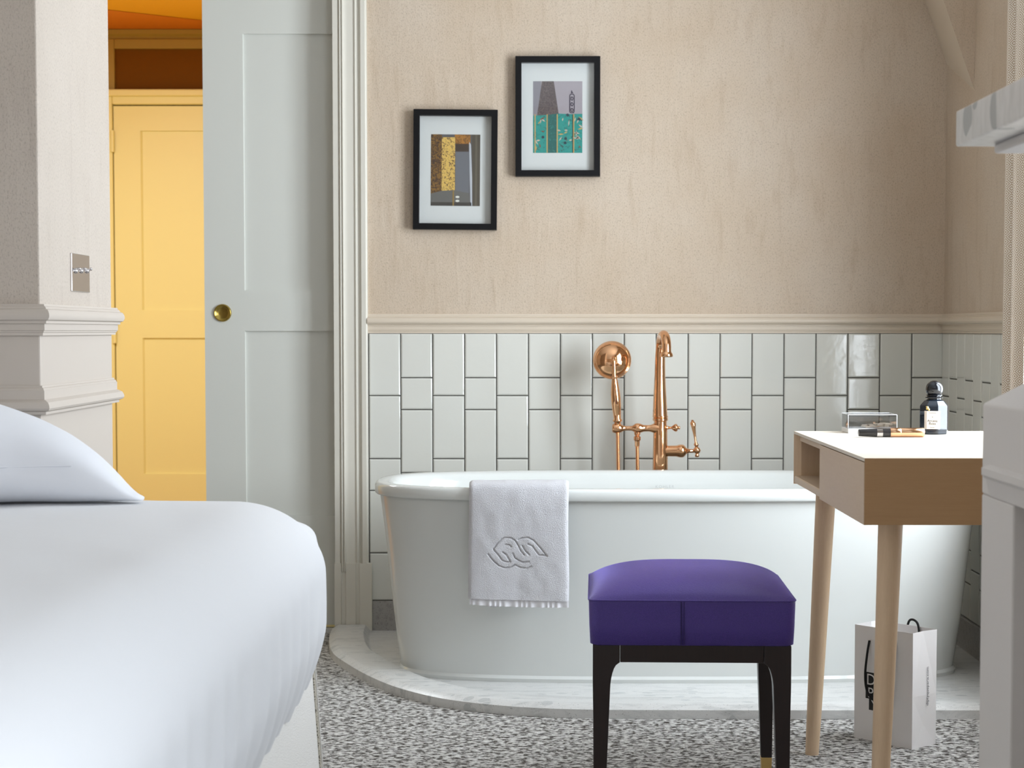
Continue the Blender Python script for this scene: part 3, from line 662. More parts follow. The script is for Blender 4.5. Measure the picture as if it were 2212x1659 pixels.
def fill_a(q):    # gold patterned cloth hanging in a dark room
    R_ = lambda a, b, c, d: [(a, b), (c, b), (c, d), (a, d)]
    q(R_(0, 0, 1, 1), col('slate', (0.10, 0.095, 0.10)), 0)
    q(R_(.50, .24, .78, .82), col('grey_wall', (0.155, 0.16, 0.18)), 1)
    q(R_(.48, 0, .80, .13), zig('amber', (0.42, 0.17, 0.02), (0.20, 0.08, 0.01), 90), 2)
    q(R_(.50, .13, .76, .24), col('brown_shadow', (0.05, 0.03, 0.02)), 2)
    q([(0, 0), (.22, 0), (.22, .79), (0, .83)], zig('dim_gold', (0.24, 0.115, 0.015), (0.05, 0.02, 0.01), 130, .5), 3)
    q([(.22, .04), (.49, .04), (.49, .78), (.22, .79)], zig('gold', (0.78, 0.50, 0.12), (0.12, 0.05, 0.02), 130, .56), 4)
    q([(0, .83), (.22, .79), (.49, .78), (.78, .82), (.82, 1), (0, 1)], col('basin', (0.14, 0.135, 0.125)), 2)
    q([(0, .95), (.82, .95), (.83, 1), (0, 1)], col('dark_floor', (0.05, 0.045, 0.04)), 3)
    q([(.775, .10), (.81, .14), (.84, .6), (.845, 1), (.81, 1), (.79, .6)], col('pale_edge', (0.55, 0.56, 0.60)), 3)
    q([(.83, 0), (1, 0), (1, 1), (.85, 1)], col('curtain_shadow', (0.085, 0.07, 0.05)), 4)
    q(R_(.90, 0, .94, 1), col('curtain_fold', (0.13, 0.11, 0.08)), 5)
    for cx_, cy_ in ((.545, .875), (.545, .93)):
        q([(cx_+.04*cos(k*pi/8), cy_+.016*sin(k*pi/8)) for k in range(16)], col('highlight', (0.8, 0.78, 0.7)), 6)
    q(R_(.445, .79, .475, 1), col('spout_gold', (0.30, 0.19, 0.05)), 5)
def fill_b(q):    # green patterned screen under a dark cone
    R_ = lambda a, b, c, d: [(a, b), (c, b), (c, d), (a, d)]
    q(R_(0, 0, 1, .5), col('mauve', (0.40, 0.35, 0.38)), 0); q(R_(0, 0, .16, .5), col('grey_mauve', (0.27, 0.25, 0.28)), 1)
    q([(.18, 0), (.42, 0), (.52, .46), (.08, .48)], zig('tweed', (0.085, 0.06, 0.065), (0.17, 0.13, 0.12), 260, .52), 2)
    teal = zig('teal_pattern', (0.012, 0.30, 0.26), (0.02, 0.09, 0.09), 95, .60); teal2 = zig('deep_teal', (0.008, 0.12, 0.11), (0.02, 0.22, 0.19), 120, .6)
    q([(0, .48), (.29, .47), (.29, 1), (0, 1)], teal, 3); q([(.29, .47), (.49, .45), (.49, 1), (.29, 1)], teal2, 3)
    q([(.49, .45), (.82, .46), (.82, 1), (.49, 1)], teal, 3); q([(.82, .455), (1, .455), (1, 1), (.82, 1)], teal, 3)
    gl = col('gold_edge', (0.55, 0.36, 0.12)); dk = col('gap', (0.01, 0.05, 0.05))
    for a in (.03, .275, .48, .815): q([(a, .46), (a+.022, .46), (a+.022, 1), (a, 1)], gl, 5)
    q([(.795, .46), (.815, .46), (.815, 1), (.795, 1)], dk, 5)
    cr = col('cream_leaf', (0.62, 0.50, 0.40)); br = col('brown_leaf', (0.20, 0.08, 0.05)); bk = col('dot', (0.01, 0.04, 0.06))
    random.seed(11)
    for k in range(30):
        bx = random.choice([random.uniform(.06, .26), random.uniform(.52, .78), random.uniform(.84, .98)]); by = random.uniform(.52, .95); a = random.uniform(0, pi); l = random.uniform(.035, .07)
        q([(bx-l*cos(a), by-l*.7*sin(a)), (bx+.012*sin(a), by-.012*cos(a)), (bx+l*cos(a), by+l*.7*sin(a)), (bx-.012*sin(a), by+.012*cos(a))], random.choice([cr, cr, br, gl]), 6)
    for bx, by in ((.94, .53), (.66, .80), (.65, .86), (.2, .78), (.7, .47)):
        q([(bx+.03*cos(k*pi/6), by+.02*sin(k*pi/6)) for k in range(12)], bk, 7)
    ln = col('ink', (0.03, 0.02, 0.05))
    def stroke(pts, w_=.008):
        for a, b in zip(pts, pts[1:]):
            dx_, dy_ = b[0]-a[0], (b[1]-a[1])*1.45; L = hypot(dx_, dy_)+1e-9; nx, ny = -dy_/L*w_, dx_/L*w_/1.45
            q([(a[0]+nx, a[1]+ny), (b[0]+nx, b[1]+ny), (b[0]-nx, b[1]-ny), (a[0]-nx, a[1]-ny)], ln, 7)
    stroke([(.76, .18), (.82, .18), (.835, .2), (.835, .42), (.82, .44), (.76, .44), (.745, .42), (.745, .2), (.76, .18)])
    for zc1 in (.22, .30, .38): stroke([(.77, zc1), (.77, zc1+.04), (.80, zc1+.045), (.815, zc1+.02), (.80, zc1), (.77, zc1)])
    q([(.77, .17), (.78, .12), (.80, .15), (.82, .165)], ln, 7)
picture((893.5, 239, 1074.5, 497, 0, 0), 'black framed print of gold patterned cloth, lower of the two wall pictures', 0.0, fill_a).rotation_euler = (0, radians(0.55), 0)
picture((1113.5, 124.5, 1295.5, 382.5, 0, 0), 'black framed print of a teal patterned screen, higher of the two wall pictures', 0.0, fill_b)

# ------------------------------------------------------------------ light switch on the pillar
sw = root('light_switch', (PX, 3.605, 1.07), 'polished steel three toggle light switch plate on the pillar side', 'light switch'); off = sw.location
def side(px, py):       # photo pixel on plane X = PX
    a = ray(px, py); t_ = PX/a[0]; return (a[1]*t_, HC+a[2]*t_)
s0 = side(151, 546); s1 = side(190, 630); s0b = side(151, 629)
MB().box(PX-0.002, PX+0.004, s0[0], s1[0], s0b[1], s0[1]).build('plate', M_STEEL, sw, bevel=0.0012, off=off)
for px in (159.5, 171.5, 184):
    yy, zz = side(px, 585)
    tg = MB(); tg.lathe([(0.0055, 0.003), (0.0055, 0.006), (0.0035, 0.008)], (PX, yy, zz), 'x', 20)
    tg.tube([(PX+0.005, yy, zz), (PX+0.008, yy, zz+0.001), (PX+0.0115, yy, zz+0.003)], [0.0018, 0.0018, 0.0026], 12)
    tg.lathe([(0.0008, -0.003), (0.0026, -0.002), (0.0034, 0), (0.0026, 0.002), (0.0008, 0.003)], (PX+0.0118, yy, zz+0.0035), 'x', 14)
    tg.build('toggle', M_STEEL, sw, smooth=True, off=off, angle=50)

# ------------------------------------------------------------------ bed
bed = root('bed', (-1.35, 2.2, 0.0), 'large white made bed with cream woven base in the left foreground', 'bed'); off = bed.location
BX1 = -0.392; BX0 = -2.25; BY0 = 1.20; BY1 = 3.285
def rbox(x0, x1, y0, y1, z0, z1, rx, rz, nx, ny, nz):
    cx_, cy_, cz_ = (x0+x1)/2, (y0+y1)/2, (z0+z1)/2; a, b, c = (x1-x0)/2, (y1-y0)/2, (z1-z0)/2; mb = MB()
    def mp(p):
        x, y, z = p
        qx = max(-a+rx, min(a-rx, x)); qy = max(-b+rx, min(b-rx, y)); qz = max(-9, min(c-rz, z))
        d = Vector(((x-qx)/rx, (y-qy)/rx, (z-qz)/rz)); L = max(abs(d.x), abs(d.y), abs(d.z)); 
        if d.length > 1e-9: d = d.normalized()*L
        return Vector((cx_+qx+d.x*rx, cy_+qy+d.y*rx, cz_+qz+d.z*rz))
    def fc(fn, nu, nv): mb.grid(lambda u, v: mp(fn(2*u-1, 2*v-1)), nu, nv)
    fc(lambda u, v: (u*a, v*b, c), nx, ny); fc(lambda u, v: (a, u*b, v*c), ny, nz); fc(lambda u, v: (-a, u*b, v*c), ny, nz)
    fc(lambda u, v: (u*a, b, v*c), nx, nz); fc(lambda u, v: (u*a, -b, v*c), nx, nz); fc(lambda u, v: (u*a, v*b, -c), nx, ny)
    return mb
dz_0 = 0.325; dz_1 = 0.661
dv = rbox(BX0, BX1+0.018, BY0, BY1, dz_0, dz_1, 0.15, 0.125, 120, 130, 34)
for i, v_ in enumerate(dv.v):
    hk = (v_.z-dz_0)/(dz_1-dz_0)
    bul = sin(min(1, max(0, hk))*pi*0.72+0.25)
    # side bulge and tuck under
    if v_.x > BX1-0.15:
        kx = (v_.x-(BX1-0.15))/0.168
        v_.x += kx*(0.012*bul-0.030*max(0, 1-hk/0.35)**1.5)
        v_.x += kx*0.009*sin(v_.y*55+5*noise.noise(Vector((v_.y*3, v_.z*2, 0))))*max(0, 1-hk*1.35)*(0.35+0.65*abs(noise.noise(Vector((v_.y*5, 3, 1)))))*1.8
    if hk > 0.45:
        g = noise.noise(Vector((v_.x*2.1, v_.y*1.7, 0.3)))*0.010+noise.noise(Vector((v_.x*7+v_.y*3, v_.y*3, 1.3)))*0.003
        v_.z += g*min(1, (hk-0.45)*3)-0.003
    v_.z += -0.02*max(0, (1.9-v_.y))*0.3
# small tucked dimple at the far corner
for v_ in dv.v:
    d = (v_-Vector((-0.395, 3.2, 0.600))).length
    if d < 0.035: v_ += Vector((0.010, 0.004, 0.006))*(1-(d/0.035)**2)
bm = bmesh.new()
dv.build('duvet', M_DUV, bed, smooth=True, off=off, angle=180)
mb = MB(); fl = 0.022
bz1 = 0.345
mb.add([(BX0+.04, BY0+.04, 0.02), (BX1-.008+fl, BY0+.04, 0.02), (BX1-.008+fl, BY1-.015, 0.02), (BX0+.04, BY1-.015, 0.02), (BX0+.04, BY0+.04, bz1), (BX1-.008, BY0+.04, bz1), (BX1-.008, BY1-.015, bz1), (BX0+.04, BY1-.015, bz1)],
       [(0, 3, 2, 1), (4, 5, 6, 7), (0, 1, 5, 4), (1, 2, 6, 5), (2, 3, 7, 6), (3, 0, 4, 7)])
mb.build('bed_base', M_BASE, bed, off=off)
mb = MB()
for (ya, yb_, pr, mi) in ((BY1-0.036, BY1-0.019, 0.0025, 0), (BY1-0.019, BY1-0.0145, 0.0045, 1)):
    mb.add([(BX1-.009, ya, bz1), (BX1-.008+pr, ya, bz1), (BX1-.008+pr, yb_, bz1), (BX1-.009, yb_, bz1), (BX1-.009+fl, ya, 0.02), (BX1-.008+pr+fl, ya, 0.02), (BX1-.008+pr+fl, yb_, 0.02), (BX1-.009+fl, yb_, 0.02)],
           [(0, 1, 2, 3), (7, 6, 5, 4), (0, 4, 5, 1), (1, 5, 6, 2), (2, 6, 7, 3), (3, 7, 4, 0)], mi)
mb.build('corner_tape', [M_TAPE, M_BASE], bed, off=off)
for x_, y_ in ((BX0+.1, BY0+.1), (BX1-.1, BY0+.1), (BX0+.1, BY1-.1), (BX1-.1, BY1-.1)):
    MB().lathe([(0.025, 0), (0.025, 0.022)], (x_, y_, 0), 'z', 16).build('bed_foot', M_WENGE, bed, off=off)
# pillow
pw = root('pillow', (-1.15, 3.10, 0.662), 'plump white cotton pillow lying against the pillar at the head of the bed', 'pillow'); off = pw.location
hp = [(0, 0.004), (0.02, 0.016), (0.05, 0.050), (0.09, 0.086), (0.136, 0.116), (0.19, 0.140), (0.24, 0.156), (0.32, 0.178), (0.42, 0.190), (0.50, 0.192)]
def hh(u):
    for a, b in zip(hp, hp[1:]):
        if u <= b[0]: return a[1]+(b[1]-a[1])*(u-a[0])/(b[0]-a[0])
    return hp[-1][1]
XP1 = -0.668; XP0 = -1.66; mid = (XP0+XP1)/2; R = []; NP = 90
for i in range(NP+1):
    x = XP1+(XP0-XP1)*i/NP; u = min(XP1-x, x-XP0); u = max(u, 0.0005); h = (hh(max(0, u-.012))+hh(u)+hh(u+.012))/3; t_ = 0.012+0.125*min(1, (u/0.30))**0.75
    ringp = []
    for k in range(40):
        a = 2*pi*k/40; c_, s_ = cos(a), sin(a)
        yy = abs(c_)**(0.72)*(1 if c_ > 0 else -1)*t_; zz = h/2+abs(s_)**0.72*(1 if s_ > 0 else -1)*h/2
        lean = 0.05*(zz/0.2)
        dn = noise.noise(Vector((x*6, yy*8, zz*9)))*0.006*min(1, u/0.1)
        yw = 3.085+yy+lean*min(1, u/0.2)+dn
        ringp.append((x, min(yw, PY0-0.004), 0.664+zz+dn*0.6))
    R.append(ringp)
mb = MB(); mb.rings(R, True, True, True); mb.build('pillowcase', M_PILLOW, pw, smooth=True, off=off, angle=180)
# hem stitching: a low ridge across the front
def pfront(x, z):
    best = None
    i = min(NP, max(0, round((x-XP1)/(XP0-XP1)*NP)))
    for p in R[i]:
        if p[1] < 3.20:
            d = abs(p[2]-z)
            if best is None or d < best[0]: best = (d, p)
    return best[1]
pts = []
for k in range(46):
    x = -0.775-0.012*k; z = 0.728
    i = min(NP, max(0, round((x-XP1)/(XP0-XP1)*NP))); c_ = sorted([p for p in R[i] if p[1] < 3.085+0.06*(z-0.641)/0.22], key=lambda p: p[2])
    for a, b in zip(c_, c_[1:]):
        if a[2] <= z <= b[2]: f_ = (z-a[2])/(b[2]-a[2]+1e-9); pts.append((x, a[1]+(b[1]-a[1])*f_-0.0004, z)); break
if len(pts) > 3: 
    mb = MB(); mb.tube(pts, 0.0011, 6); mb.build('hem_stitching', M_PILLOW, pw, smooth=True, off=off)

# ------------------------------------------------------------------ stool
stl = root('stool', (0.318, 3.685, 0), 'square purple upholstered stool with dark tapered legs in front of the bathtub', 'stool', radians(-2.0))
HW = 0.2015; HD = 0.195
def seat_r(z, a, b, r, N=12):
    out = []
    for cx_, cy_, a0 in ((a-r, b-r, 0), (-a+r, b-r, 90), (-a+r, -b+r, 180), (a-r, -b+r, 270)):
        for k in range(N+1):
            an = radians(a0+90*k/N); out.append((cx_+r*cos(an), cy_+r*sin(an), z))
    return out
mb = MB(); R = [seat_r(z, HW+d, HD+d, 0.018) for z, d in ((0.341, -0.0065), (0.343, -0.003), (0.38, -0.0012), (0.425, 0.0), (0.4285, 0.0002), (0.4298, -0.0015))]
mb.rings(R, True, True, False); mb.build('seat_border', M_PURP, stl, smooth=True, angle=180)
cs = MB()
def crown(u, v):
    x, y = (u*2-1), (v*2-1)
    # map square to rounded square
    r = 0.018
    X_, Y_ = x*HW, y*HD
    ix, iy = HW-r, HD-r
    if abs(X_) > ix and abs(Y_) > iy:
        dx_, dy_ = abs(X_)-ix, abs(Y_)-iy; m_ = max(dx_, dy_); L = hypot(dx_, dy_); X_ = math.copysign(ix+dx_*m_/L, X_); Y_ = math.copysign(iy+dy_*m_/L, Y_)
    ex = 1-abs(x)**3.2; ey = 1-abs(y)**2.8
    h = 0.0495*(max(0, ex)**0.62)*(max(0, ey)**0.62)
    return (X_, Y_, 0.4295+h)
cs.grid(crown, 72, 72); cs.build('seat_crown', M_PURP, stl, smooth=True, angle=180)
pip = MB(); ringp = seat_r(0.4297, HW+0.0004, HD+0.0004, 0.018); pip.tube(ringp+[ringp[0]], 0.0016, 8, cap=False); pip.build('piping', M_PURP, stl, smooth=True, angle=180)
sm = MB(); sm.box(-0.0225, -0.0207, -HD-0.0012, -HD+0.002, 0.343, 0.428); sm.box(-0.0165, -0.0157, -HD-0.0009, -HD+0.002, 0.343, 0.428); sm.build('centre_seam', mat('seam_thread', (0.02, 0.01, 0.09), 0.8), stl)
LX, LY = 0.1935, 0.187
for sx_ in (-1, 1):
    for sy_ in (-1, 1):
        R = []
        for z, wd, o_ in ((0.038, .0235, .002), (0.10, .0265, .0015), (0.20, .0310, .001), (0.262, .0345, 0), (0.275, .0362, 0), (0.285, .0385, 0), (0.294, .0415, 0), (0.301, .0455, 0), (0.3055, .0515, 0), (0.3056, .053, 0), (0.341, .053, 0)):
            xo, yo = LX-o_, LY-o_; xi, yi = xo-wd, yo-wd
            R.append([(sx_*xi, sy_*yi, z), (sx_*xo, sy_*yi, z), (sx_*xo, sy_*yo, z), (sx_*xi, sy_*yo, z)])
        mb = MB(); mb.rings(R); lg = mb.build('leg', M_WENGE, stl, bevel=0.002)
        R = []
        for z, wd, o_ in ((0.0, .0205, .003), (0.038, .0237, .0019)):
            xo, yo = LX-o_, LY-o_; xi, yi = xo-wd, yo-wd
            R.append([(sx_*xi, sy_*yi, z), (sx_*xo, sy_*yi, z), (sx_*xo, sy_*yo, z), (sx_*xi, sy_*yo, z)])
        mb = MB(); mb.rings(R); tp = mb.build('brass_tip', M_BRASS, lg, bevel=0.001)
for sy_ in (-1, 1): MB().box(-LX+.0536, LX-.0536, min(sy_*LY, sy_*(LY-.022)), max(sy_*LY, sy_*(LY-.022)), 0.307, 0.341).build('apron', M_WENGE, stl, bevel=0.001)
for sx_ in (-1, 1): MB().box(min(sx_*LX, sx_*(LX-.022)), max(sx_*LX, sx_*(LX-.022)), -LY+.0536, LY-.0536, 0.307, 0.341).build('apron', M_WENGE, stl, bevel=0.001)

# ------------------------------------------------------------------ desk
DX0, DX1 = 0.6125, 1.14; DY0, DY1 = 3.318, 4.222; ZD = 0.72; ZDB = 0.5965
dk = root('dressing_table', ((DX0+DX1)/2, (DY0+DY1)/2, 0), 'pale oak dressing table with open cubby and one drawer standing by the window', 'table'); off = dk.location
mb = MB(); mb.box(DX0, DX1, DY0+0.003, DY1, ZD-0.0068, ZD); mb.build('table_top', M_OAKT, dk, off=off, bevel=0.0006)
YDR = 3.838
mb = MB()
mb.box(DX0, DX1, DY0, DY0+0.003, ZDB, ZD-0.0002); mb.box(DX0+0.006, DX1, DY0+0.003, DY0+0.014, ZDB, ZD-0.0068)
mb.build('end_panel', M_OAKSHADE, dk, off=off)
mb = MB(); mb.prism([(DX0, DY1), (DX0, DY1-0.003), (DX0+0.0155, DY1-0.016), (DX1, DY1-0.016), (DX1, DY1)], 'z', ZDB, ZD-0.0068); mb.build('end_panel', M_LEG, dk, off=off)
MB().box(DX0+0.012, DX1, DY0+0.014, DY1-0.016, ZD-0.022, ZD-0.0068).build('under_top', M_OAKX, dk, off=off)
mb = MB(); mb.prism([(DX0, ZDB+0.004), (DX0, ZDB+0.018), (DX0+0.002, ZDB+0.020), (DX1, ZDB+0.020), (DX1, ZDB+0.004)], 'y', DY0+0.014, DY1-0.016); mb.build('bottom_panel', M_OAKX, dk, off=off)
MB().box(DX0+0.03, DX1, YDR-0.012, YDR, ZDB+0.02, ZD-0.022).build('divider', M_OAKX, dk, off=off)
MB().box(DX1-0.014, DX1, DY0+0.014, DY1-0.016, ZDB+0.02, ZD-0.022).build('back_panel', M_OAKX, dk, off=off)
dr = MB().box(DX0-0.0005, DX0+0.018, DY0+0.0045, YDR, ZDB-0.0005, ZD-0.0085).build('drawer_front', M_OAKX, dk, off=off, bevel=0.0006)
def tleg(top, bot, rt, rb, cut=0.012):
    mb = MB(); t_, b_2 = Vector(top), Vector(bot); pts = [b_2.lerp(t_, k/10) for k in range(11)]; R = []
    for k, p in enumerate(pts):
        r_ = rb+(rt-rb)*(k/10)**0.85; R.append([(p.x+r_*cos(2*pi*j/32), p.y+r_*sin(2*pi*j/32), p.z) for j in range(32)])
    mb.rings(R); return mb.build('leg', M_LEG, dk, smooth=True, off=off, angle=60)
tleg((0.6785, 3.405, 0.60), (0.654, 3.372, 0), 0.0233, 0.0150)
tleg((0.6535, 4.005, 0.60), (0.631, 4.033, 0), 0.0222, 0.0150)
tleg((1.075, 3.405, 0.60), (1.10, 3.372, 0), 0.0233, 0.0150)
tleg((1.075, 4.10, 0.60), (1.10, 4.13, 0), 0.0233, 0.0150)

# ------------------------------------------------------------------ things on the desk
# clear acrylic box
a0 = on(1832, 936, ZD); S2 = FPX/(a0.y+0.01)
bw = (1937-1832)/S2; bh = (936-896)/S2; bd = 0.085
ab = root('acrylic_box', (a0.x+bw/2, a0.y+bd/2, ZD), 'small clear acrylic box with a white base on the dressing table', 'box'); th = 0.003; off = ab.location
x0, x1, y0, y1 = a0.x, a0.x+bw, a0.y, a0.y+bd; z0, z1 = ZD, ZD+bh
MB().box(x0, x1, y0, y1, z0, z0+0.011).build('base', mat('white_tray', (0.8, 0.8, 0.8), 0.15), ab, off=off, bevel=0.0008)
mb = MB(); mb.box(x0, x1, y0, y0+th, z0+0.0112, z1); mb.box(x0, x1, y1-th, y1, z0+0.0112, z1); mb.box(x0, x0+th, y0+th, y1-th, z0+0.0112, z1); mb.box(x1-th, x1, y0+th, y1-th, z0+0.0112, z1); mb.box(x0+th, x1-th, y0+th, y1-th, z1-th, z1)
mb.build('clear_cover', M_ACR, ab, off=off)
mb = MB(); ew = 0.0009; fm = mat('bright_edge', (0.75, 0.77, 0.8), 0.1, 0.0, 0.8)
for p, q_ in (((x0, y0, z0+.012), (x0, y0, z1)), ((x1, y0, z0+.012), (x1, y0, z1)), ((x0, y0, z1), (x1, y0, z1)), ((x0, y1, z1), (x1, y1, z1)), ((x0, y0, z1), (x0, y1, z1)), ((x1, y0, z1), (x1, y1, z1))): mb.tube([p, q_], ew, 6)
mb.build('polished_edges', fm, ab, off=off)
tr = MB(); random.seed(5)
for k in range(26):
    cx_ = random.uniform(x0+bw*.35, x1-0.012); cy_ = random.uniform(y0+0.01, y1-0.02); hx = (cx_-x0)/bw
    a = random.uniform(0, pi); l = random.uniform(.004, .009); zz = z0+0.0125+random.uniform(0, 0.016)*max(0, hx-0.3)
    tr.box(cx_-l, cx_+l, cy_-l*.5, cy_+l*.5, zz, zz+0.003)
tr.build('petals', mat('dried_petals', (0.62, 0.55, 0.46), 0.8), ab, off=off)
# two-part mascara tube
m0 = on(1856, 945, ZD); m1 = on(2007, 947.5, ZD); off_ = m0
mr = root('mascara_tube', ((m0.x+m1.x)/2, m0.y, ZD), 'mascara tube, half black and half copper, lying on the dressing table', 'mascara'); off = mr.location
L = m1.x-m0.x; yy = m0.y+0.010; rr_ = 0.0097
def mx_(px): return m0.x+(px-1856)/151*L
mb = MB(); mb.lathe([(0.0072, mx_(1856)), (0.0078, mx_(1857)), (0.0094, mx_(1898))], (0, yy, ZD+0.0098), 'x', 32); mb.lathe([(0.0094, mx_(1911)), (0.0094, mx_(1929))], (0, yy, ZD+0.0098), 'x', 32); mb.build('black_cap', mat('smoky_black', (0.02, 0.018, 0.018), 0.25), mr, smooth=True, off=off)
MB().lathe([(0.0097, mx_(1898)), (0.0097, mx_(1911))], (0, yy, ZD+0.0098), 'x', 32).build('silver_band', M_STEEL, mr, smooth=True, off=off)
mb = MB(); mb.lathe([(0.0096, mx_(1929)), (0.0104, mx_(1930)), (0.0104, mx_(1953)), (0.0100, mx_(1953.6)), (0.0104, mx_(1954.2)), (0.0104, mx_(2006)), (0.0098, mx_(2007))], (0, yy, ZD+0.0104), 'x', 32); mb.build('copper_barrel', mat('copper_metal', (0.83, 0.50, 0.30), 0.16, 1.0), mr, smooth=True, off=off, angle=40)
# perfume bottle (eight-sided)
b0 = on(2021.5, 938.5, ZD); b0.y += 0.02
pf = root('perfume_bottle', (b0.x, b0.y, ZD), 'dark glass perfume bottle with round black stopper and cream label', 'perfume bottle', radians(-19)); Sp = FPX/b0.y
def zz_(y): return (941-y)/Sp
R = []; 
def oct_(r, z): return [(r/cos(pi/8)*cos(pi/8+k*pi/4), r/cos(pi/8)*sin(pi/8+k*pi/4), z) for k in range(8)]
hwb = 29/Sp
for r_, y in ((hwb*.90, 941), (hwb*.97, 939.5), (hwb*.97, 934), (hwb, 932), (hwb, 881), (hwb*.96, 878), (hwb*.70, 869), (hwb*.50, 866)): R.append(oct_(r_, zz_(y)))
mb = MB(); mb.rings(R); mb.build('bottle_body', M_DKGL, pf, bevel=0.0012)
mb = MB(); mb.lathe([(hwb*.52, zz_(867)), (hwb*.50, zz_(864)), (hwb*.66, zz_(863)), (hwb*.68, zz_(861.5)), (hwb*.54, zz_(860)), (hwb*.52, zz_(858.5)), (hwb*.60, zz_(857.5)), (hwb*.60, zz_(856)), (hwb*.40, zz_(855))], (0, 0, 0), 'z', 32); mb.build('neck_ring', M_BLACK, pf, smooth=True, angle=40)
mb = MB(); rs = 19/Sp; zc9 = zz_(843.5); mb.lathe([(rs*sin(pi*k/20)+1e-5, zc9-rs*.95*cos(pi*k/20)) for k in range(3, 21)], (0, 0, 0), 'z', 40); mb.build('stopper', M_BLACK, pf, smooth=True, angle=60)
# label faces the camera: octagon facet at -Y
fx = hwb*tan(pi/8)
yl = -hwb-0.0006
lb = MB()
lw0, lw1 = -0.0195, 0.0093; fxx = fx
lb.add([(lw0, yl+0.0016, zz_(929)), (lw1, yl, zz_(929)), (lw1, yl, zz_(890)), (lw0, yl+0.0016, zz_(890))], [(0, 1, 2, 3)])
lb.v[0].y = lb.v[3].y = yl+max(0, (-lw0-fxx))*1.0
lb.v = [Vector(p) for p in [(-fxx, yl, zz_(929)), (fxx, yl, zz_(929)), (fxx, yl, zz_(890)), (-fxx, yl, zz_(890))]]
lb.add([(-fxx, yl, zz_(929)), (-fxx, yl, zz_(890)), (-fxx-0.006, yl+0.006, zz_(890)), (-fxx-0.006, yl+0.006, zz_(929))], [(0, 1, 2, 3)])
lb.add([(fxx, yl, zz_(929)), (fxx+0.004, yl+0.004, zz_(929)), (fxx+0.004, yl+0.004, zz_(890)), (fxx, yl, zz_(890))], [(0, 1, 2, 3)])
lbo = lb.build('label', M_LABEL, pf)
for tx, sz, y in (('Arcana', 0.0078, 913.5), ('Rosa', 0.0078, 919.5), ('Extrait', 0.0035, 926.5)):
    text_mb(tx, sz, (0.0, yl-0.0003, zz_(y)), (1, 0, 0), (0, 0, 1), 0.0, 1.0, center=True).build('lettering', M_INK, lbo)
MB().box(-0.008, 0.008, yl-0.0005, yl-0.0002, zz_(894.6), zz_(894.1)).build('lettering', M_INK, lbo)
text_mb('9', 0.005, (0, yl-0.0003, zz_(905)), (1, 0, 0), (0, 0, 1), 0.0, center=True).build('lettering', M_INK, lbo)
mb = MB(); bx = -0.0085; 
for ang, l in ((2.6, .0075), (3.5, .007), (-1.4, .007)):
    pts_ = [(bx+l*cos(ang)*k/6, -hwb*0.98-0.001, zz_(884)+l*sin(ang)*k/6) for k in range(7)]; mb.tube(pts_, [0.0008, .0018, .0024, .0026, .0022, .0014, .0004], 8)
mb.build('gilt_bee', mat('gilt', (0.85, 0.66, 0.25), 0.25, 1.0), pf, smooth=True)

# ------------------------------------------------------------------ paper bag
pA = Vector((0.8656, 4.0772, 0)); pL = Vector((0.7569, 4.2055, 0)); pR = Vector((0.9374, 4.127, 0))
e1 = (pL-pA); wF = e1.length; e1.normalize(); e2 = Vector((-e1.y, e1.x, 0)); 
if e2.dot(pR-pA) < 0: e2 = -e2
wS = (pR-pA).length; HB = 0.267
bag = root('paper_bag', tuple((pL+pR)/2), 'white paper shopping bag with black cord handles on the carpet under the dressing table', 'bag'); off = bag.location
Z = Vector((0, 0, 1))
def BP(a, b, z): return pA+e1*(a*wF)+e2*(b*wS)+Z*z
mb = MB(); fold = 0.10
def quad(*p): mb.add(list(p), [tuple(range(len(p)))])
quad(BP(0, 0, 0), BP(1, 0, 0), BP(1, 0, HB), BP(0, 0, HB))                       # front (writing)
quad(BP(0, 1, 0), BP(1, 1, 0), BP(1, 1, HB), BP(0, 1, HB))                       # rear
gz = 0.052; inn = 0.10
# right gusset, creased inwards near the top, with folded triangle at the base
quad(BP(0, 0, 0), BP(0.02, 0.5, gz), BP(0, 1, 0)); quad(BP(0, 0, 0), BP(0.02, 0.5, gz), BP(0.0, 0, 0.12))
quad(BP(0, 1, 0), BP(0, 1, 0.12), BP(0.02, 0.5, gz)); quad(BP(0, 0, 0.12), BP(0.02, 0.5, gz), BP(0, 1, 0.12))
quad(BP(0, 0, 0.12), BP(0, 1, 0.12), BP(0.03, 0.5, HB)); quad(BP(0, 0, 0.12), BP(0.03, 0.5, HB), BP(0, 0, HB)); quad(BP(0, 1, 0.12), BP(0, 1, HB), BP(0.03, 0.5, HB))
quad(BP(1, 0, 0), BP(1, 1, 0), BP(1, 1, 0.1), BP(1, 0, 0.1)); quad(BP(1, 0, 0.1), BP(1, 1, 0.1), BP(0.93, 0.5, HB+0.004)); quad(BP(1, 0, 0.1), BP(0.93, 0.5, HB+0.004), BP(1, 0, HB)); quad(BP(1, 1, 0.1), BP(1, 1, HB), BP(0.93, 0.5, HB+0.004))
quad(BP(0, 0, 0.001), BP(1, 0, 0.001), BP(1, 1, 0.001), BP(0, 1, 0.001))
mb.build('bag_body', M_PAPER, bag, off=off, solid=0.0008)
